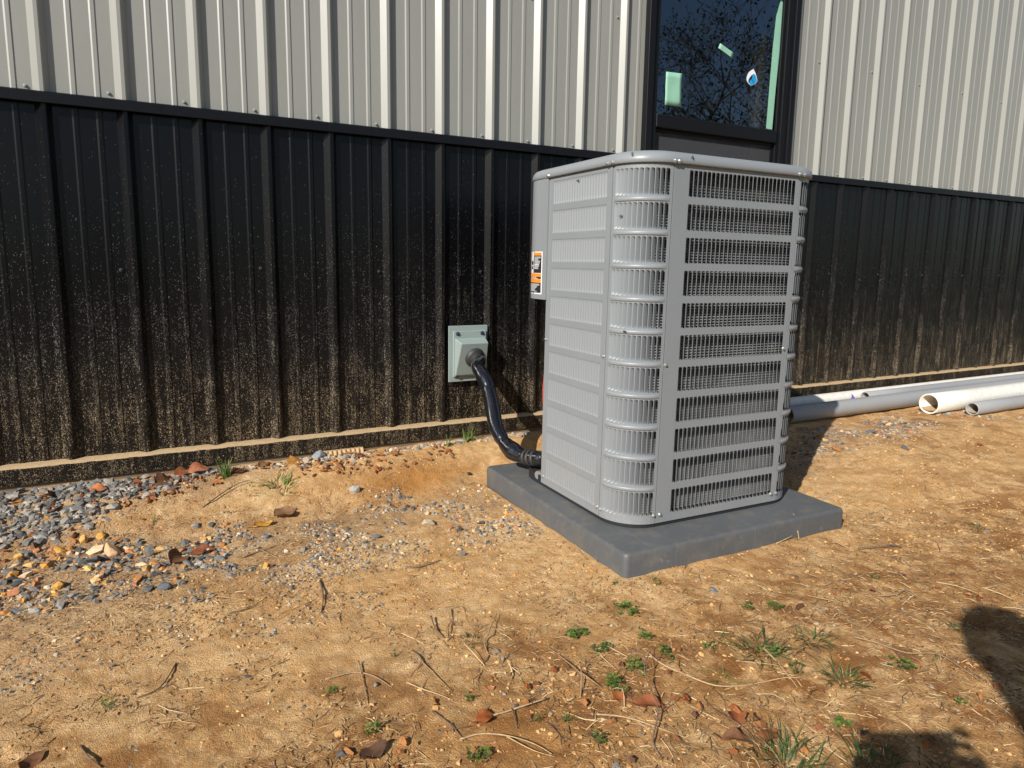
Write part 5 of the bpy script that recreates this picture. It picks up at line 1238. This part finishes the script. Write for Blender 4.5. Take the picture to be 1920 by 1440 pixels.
# ================================================================== PHOTOGRAPHER (behind the camera; casts the shadows at lower right)
def skin_fig(name, verts, edges, radii, mat, parent=None, sub=2, root=0):
    me = bpy.data.meshes.new(name); me.from_pydata(verts, edges, []); me.materials.append(MAT[mat])
    o = bpy.data.objects.new(name, me); col.objects.link(o)
    if parent: o.parent = parent
    sk = o.modifiers.new('skin', 'SKIN'); sk.use_smooth_shade = True
    ss = o.modifiers.new('sub', 'SUBSURF'); ss.levels = sub; ss.render_levels = sub
    lay = me.skin_vertices[0].data if me.skin_vertices else None
    if lay is None:
        bpy.context.view_layer.objects.active = o; lay = me.skin_vertices[0].data
    for i, r in enumerate(radii):
        lay[i].radius = r if isinstance(r, tuple) else (r, r)
    lay[root].use_root = True
    return o
FT = Vector((-0.21, -3.28, 0)); FZ = gh(FT.x, FT.y)
per = empty('person', (FT.x, FT.y, FZ)); fwd = Vector((CAM.x-FT.x, CAM.y-FT.y, 0)).normalized(); rt_ = Vector((fwd.y, -fwd.x, 0))
def B(f, r, z): v = fwd*f+rt_*r; return (v.x, v.y, z)
tag(per, 'person in dark shirt and jeans standing behind the camera holding up a phone', 'person')
# phone just behind the lens
pc = CAM-c_fwd*0.012-c_up*0.022+c_right*0.055-Vector((FT.x, FT.y, FZ))
mb = MB(); vs = []
for (u, v, w) in [(x, y, z) for z in (0, 1) for y in (-1, 1) for x in (-1, 1)]: vs.append(pc+c_right*u*0.080+c_up*v*0.0375-c_fwd*0.009*w)
phone_w = [v+Vector((FT.x, FT.y, FZ)) for v in vs]
mbp = MB(); o0 = pc+Vector((FT.x, FT.y, FZ)); mbp.add([v-o0 for v in phone_w], ((0, 2, 3, 1), (4, 5, 7, 6), (0, 1, 5, 4), (2, 6, 7, 3), (0, 4, 6, 2), (1, 3, 7, 5)))
ph = mbp.build('phone', 'phone_black', None, bevel=0.003); ph.location = o0; tag(ph, 'black phone held up in both hands behind the viewpoint', 'phone')
hl = pc-c_right*0.095-c_fwd*0.02-c_up*0.02; hr = pc+c_right*0.095-c_fwd*0.02-c_up*0.02
V = []; E_ = []; Rr = []
def addv(p, r, par=None):
    V.append(tuple(p)); Rr.append(r); i = len(V)-1
    if par is not None: E_.append((par, i))
    return i
pel = addv(B(-0.04, 0.16, 0.82), (0.15, 0.115)); wa = addv(B(0.0, 0.16, 0.94), (0.14, 0.105), pel); chs = addv(B(0.05, 0.14, 1.07), (0.155, 0.11), wa); shc = addv(B(0.09, 0.11, 1.17), (0.10, 0.08), chs)
nk = addv(B(0.14, 0.08, 1.29), 0.052, shc); hd0 = addv(B(0.18, 0.05, 1.38), (0.060, 0.065), nk); hd1 = addv(B(0.20, 0.04, 1.46), (0.070, 0.085), hd0); hd2 = addv(B(0.20, 0.04, 1.52), (0.060, 0.075), hd1)
for s_, hand in ((-1, hl), (1, hr)):
    sh = addv(B(0.08, 0.12+s_*0.16, 1.13), 0.062, shc); elp = Vector(B(0.14, 0.12+s_*0.20, 0.86)); el = addv(elp, 0.045, sh); wr = addv(elp.lerp(hand, 0.86), 0.030, el)
    hip = addv(B(-0.04, 0.16+s_*0.10, 0.75), 0.098, pel); kn = addv(B(0.05, 0.16+s_*0.13, 0.43), 0.064, hip); an = addv(B(-0.02, 0.16+s_*0.15, 0.10), 0.042, kn); ft = addv(B(0.10, 0.16+s_*0.17, 0.045), (0.045, 0.042), an); te = addv(B(0.17, 0.16+s_*0.18, 0.04), (0.042, 0.036), ft)
body = skin_fig('body', V, E_, Rr, 'shirt_cloth', per)
# trouser legs, head skin, hair and cap as clothing shells
for s_ in (-1, 1):
    skin_fig('trouser_leg', [B(-0.04, 0.16+s_*0.085, 0.85), B(-0.04, 0.16+s_*0.10, 0.73), B(0.05, 0.16+s_*0.13, 0.43), B(-0.02, 0.16+s_*0.15, 0.13)], [(0, 1), (1, 2), (2, 3)], [(0.125, 0.125), 0.115, 0.080, 0.066], 'jean_cloth', per)
    skin_fig('boot', [B(-0.05, 0.16+s_*0.15, 0.055), B(-0.02, 0.16+s_*0.15, 0.15), B(0.10, 0.16+s_*0.17, 0.05), B(0.19, 0.16+s_*0.18, 0.045)], [(0, 1), (0, 2), (2, 3)], [0.055, 0.056, (0.055, 0.050), (0.050, 0.043)], 'boot_leather', per)
hc = Vector(B(0.20, 0.04, 1.475))
head = MB(); blobm(head, (0, 0, 0), (0.082, 0.105, 0.118), None, 24, 16)
hv = []
for (x, y, z) in head.v:
    # local: y forward
    t = (z+0.118)/0.236
    if t < 0.4: x *= 0.72+0.7*t; y = y*(0.80+0.5*t)+0.012*(0.4-t)
    if y > 0.06 and abs(x) < 0.018 and -0.045 < z < 0.015: y += 0.022*(1-abs(x)/0.02)*(1-abs(z+0.02)/0.04 if abs(z+0.02) < 0.04 else 0)
    if y > 0.05 and 0.0 < z < 0.03 and 0.018 < abs(x) < 0.05: y -= 0.008
    hv.append((x, y, z))
head.v = hv
def place_head(mb, name, mat):
    M3 = Matrix((rt_, fwd, Vector((0, 0, 1)))).transposed() @ Euler((R(-28), 0, 0)).to_matrix()
    mb.v = [tuple(M3 @ Vector(v)+hc) for v in mb.v]; return mb.build(name, mat, per, smooth=True)
place_head(head, 'head', 'skin')
for s_ in (-1, 1):
    mb = MB(); blobm(mb, (s_*0.032, 0.086, 0.012), (0.013, 0.010, 0.009)); place_head(mb, 'eye', 'eye_white')
    mb = MB(); blobm(mb, (s_*0.082, -0.005, -0.005), (0.012, 0.022, 0.032)); place_head(mb, 'ear', 'skin')
mb = MB(); blobm(mb, (0, 0.088, -0.062), (0.024, 0.012, 0.008)); place_head(mb, 'mouth', 'lip')
mb = MB(); blobm(mb, (0, -0.012, 0.028), (0.090, 0.108, 0.102), None, 20, 12); mb.v = [(x, y, max(z, 0.010 if y > -0.02 else -0.05)) for x, y, z in mb.v]; place_head(mb, 'hair', 'hair_brown')
# hands: palm and five fingers around the phone ends
for s_, hand, side in ((-1, hl, -c_right), (1, hr, c_right)):
    hv_ = [hand-c_fwd*0.012+side*0.018-c_up*0.035, hand-c_fwd*0.012+side*0.006, hand-c_fwd*0.012+side*0.004+c_up*0.03]
    vs = [tuple(v) for v in hv_]; es = [(0, 1), (1, 2)]; rs = [(0.020, 0.020), (0.026, 0.016), (0.024, 0.015)]
    hnd = skin_fig('hand', vs, es, rs, 'skin', per)
    edge = pc+side*0.080
    for k in range(4):
        b = edge+side*0.014-c_fwd*0.022+c_up*(0.038-0.024*k); ln = (0.034, 0.040, 0.038, 0.030)[k]
        skin_fig('finger', [tuple(b), tuple(b+side*0.006+c_fwd*0.010), tuple(b-side*0.004+c_fwd*0.0175), tuple(b-side*(ln*0.55)+c_fwd*0.0175)], [(0, 1), (1, 2), (2, 3)], [0.0095, 0.0088, 0.008, 0.0068], 'skin', per)
    b = edge+side*0.012-c_fwd*0.030-c_up*0.012
    skin_fig('thumb', [tuple(b), tuple(b-side*0.022-c_fwd*0.004+c_up*0.012), tuple(b-side*0.046+c_up*0.022)], [(0, 1), (1, 2)], [0.0115, 0.010, 0.0085], 'skin', per)

# ================================================================== TREE reflected in the window
def tree(loc, H, seed, label, nleaf, crown_r, lean=(0, 0)):
    rr = random.Random(seed); root = empty('oak_tree', loc); tag(root, label, 'tree', 'trees across the yard')
    tb = MB(); tips = []
    def branch(p, d, r, ln, lev):
        pts = [p]; rad = [r]; k = 5
        for i in range(k):
            d = (d+Vector((rr.uniform(-.22, .22), rr.uniform(-.22, .22), rr.uniform(-.10, .16)))*(0.5 if lev == 0 else 1)).normalized()
            p = p+d*ln/k; pts.append(p); rad.append(r*(1-0.6*(i+1)/k))
            if lev < 4 and (i >= 1):
                for _ in range(1 if lev == 0 else (2 if rr.random() < 0.75 else 1)):
                    a = rr.uniform(0, 6.28); side = Vector((math.cos(a), math.sin(a), rr.uniform(-0.15, 0.75)))
                    branch(p, (d*0.45+side*0.8).normalized(), rad[-1]*0.62, ln*rr.uniform(0.48, 0.70), lev+1)
            if lev >= 3: tips.append(p)
        tb.tube(pts, [max(q, 0.004) for q in rad], 8 if lev < 2 else 4, cap=False)
    branch(Vector((0, 0, -0.1)), Vector((lean[0], lean[1], 1)).normalized(), 0.17*H/7, H*0.55, 0)
    tb.build('trunk', 'bark', root, smooth=True, fixn=False)
    lf = MB()
    for _ in range(nleaf):
        t = rr.choice(tips); c = t+Vector((rr.gauss(0, .16), rr.gauss(0, .16), rr.gauss(0, .14))); s = rr.uniform(0.025, 0.05)
        a = Vector((rr.uniform(-1, 1), rr.uniform(-1, 1), rr.uniform(-1, 1))).normalized(); b = a.orthogonal().normalized()
        lf.add([c-a*s, c+b*s*0.45, c+a*s, c-b*s*0.45], ((0, 1, 2, 3),))
    o = lf.build('crown', 'tree_leaf', root, fixn=False); return root
vc = Vector((CAM.x, -CAM.y, CAM.z))     # mirror image of the viewpoint in the glass
def mirror_at(az, dist): return Vector((vc.x+math.sin(R(az))*dist, vc.y-math.cos(R(az))*dist, 0))
pt = mirror_at(41.0, 15.0); tree((pt.x, pt.y, gh(pt.x, pt.y)), 6.6, 5, 'half-bare oak tree standing across the yard, mirrored in the window', 5200, 2.0)
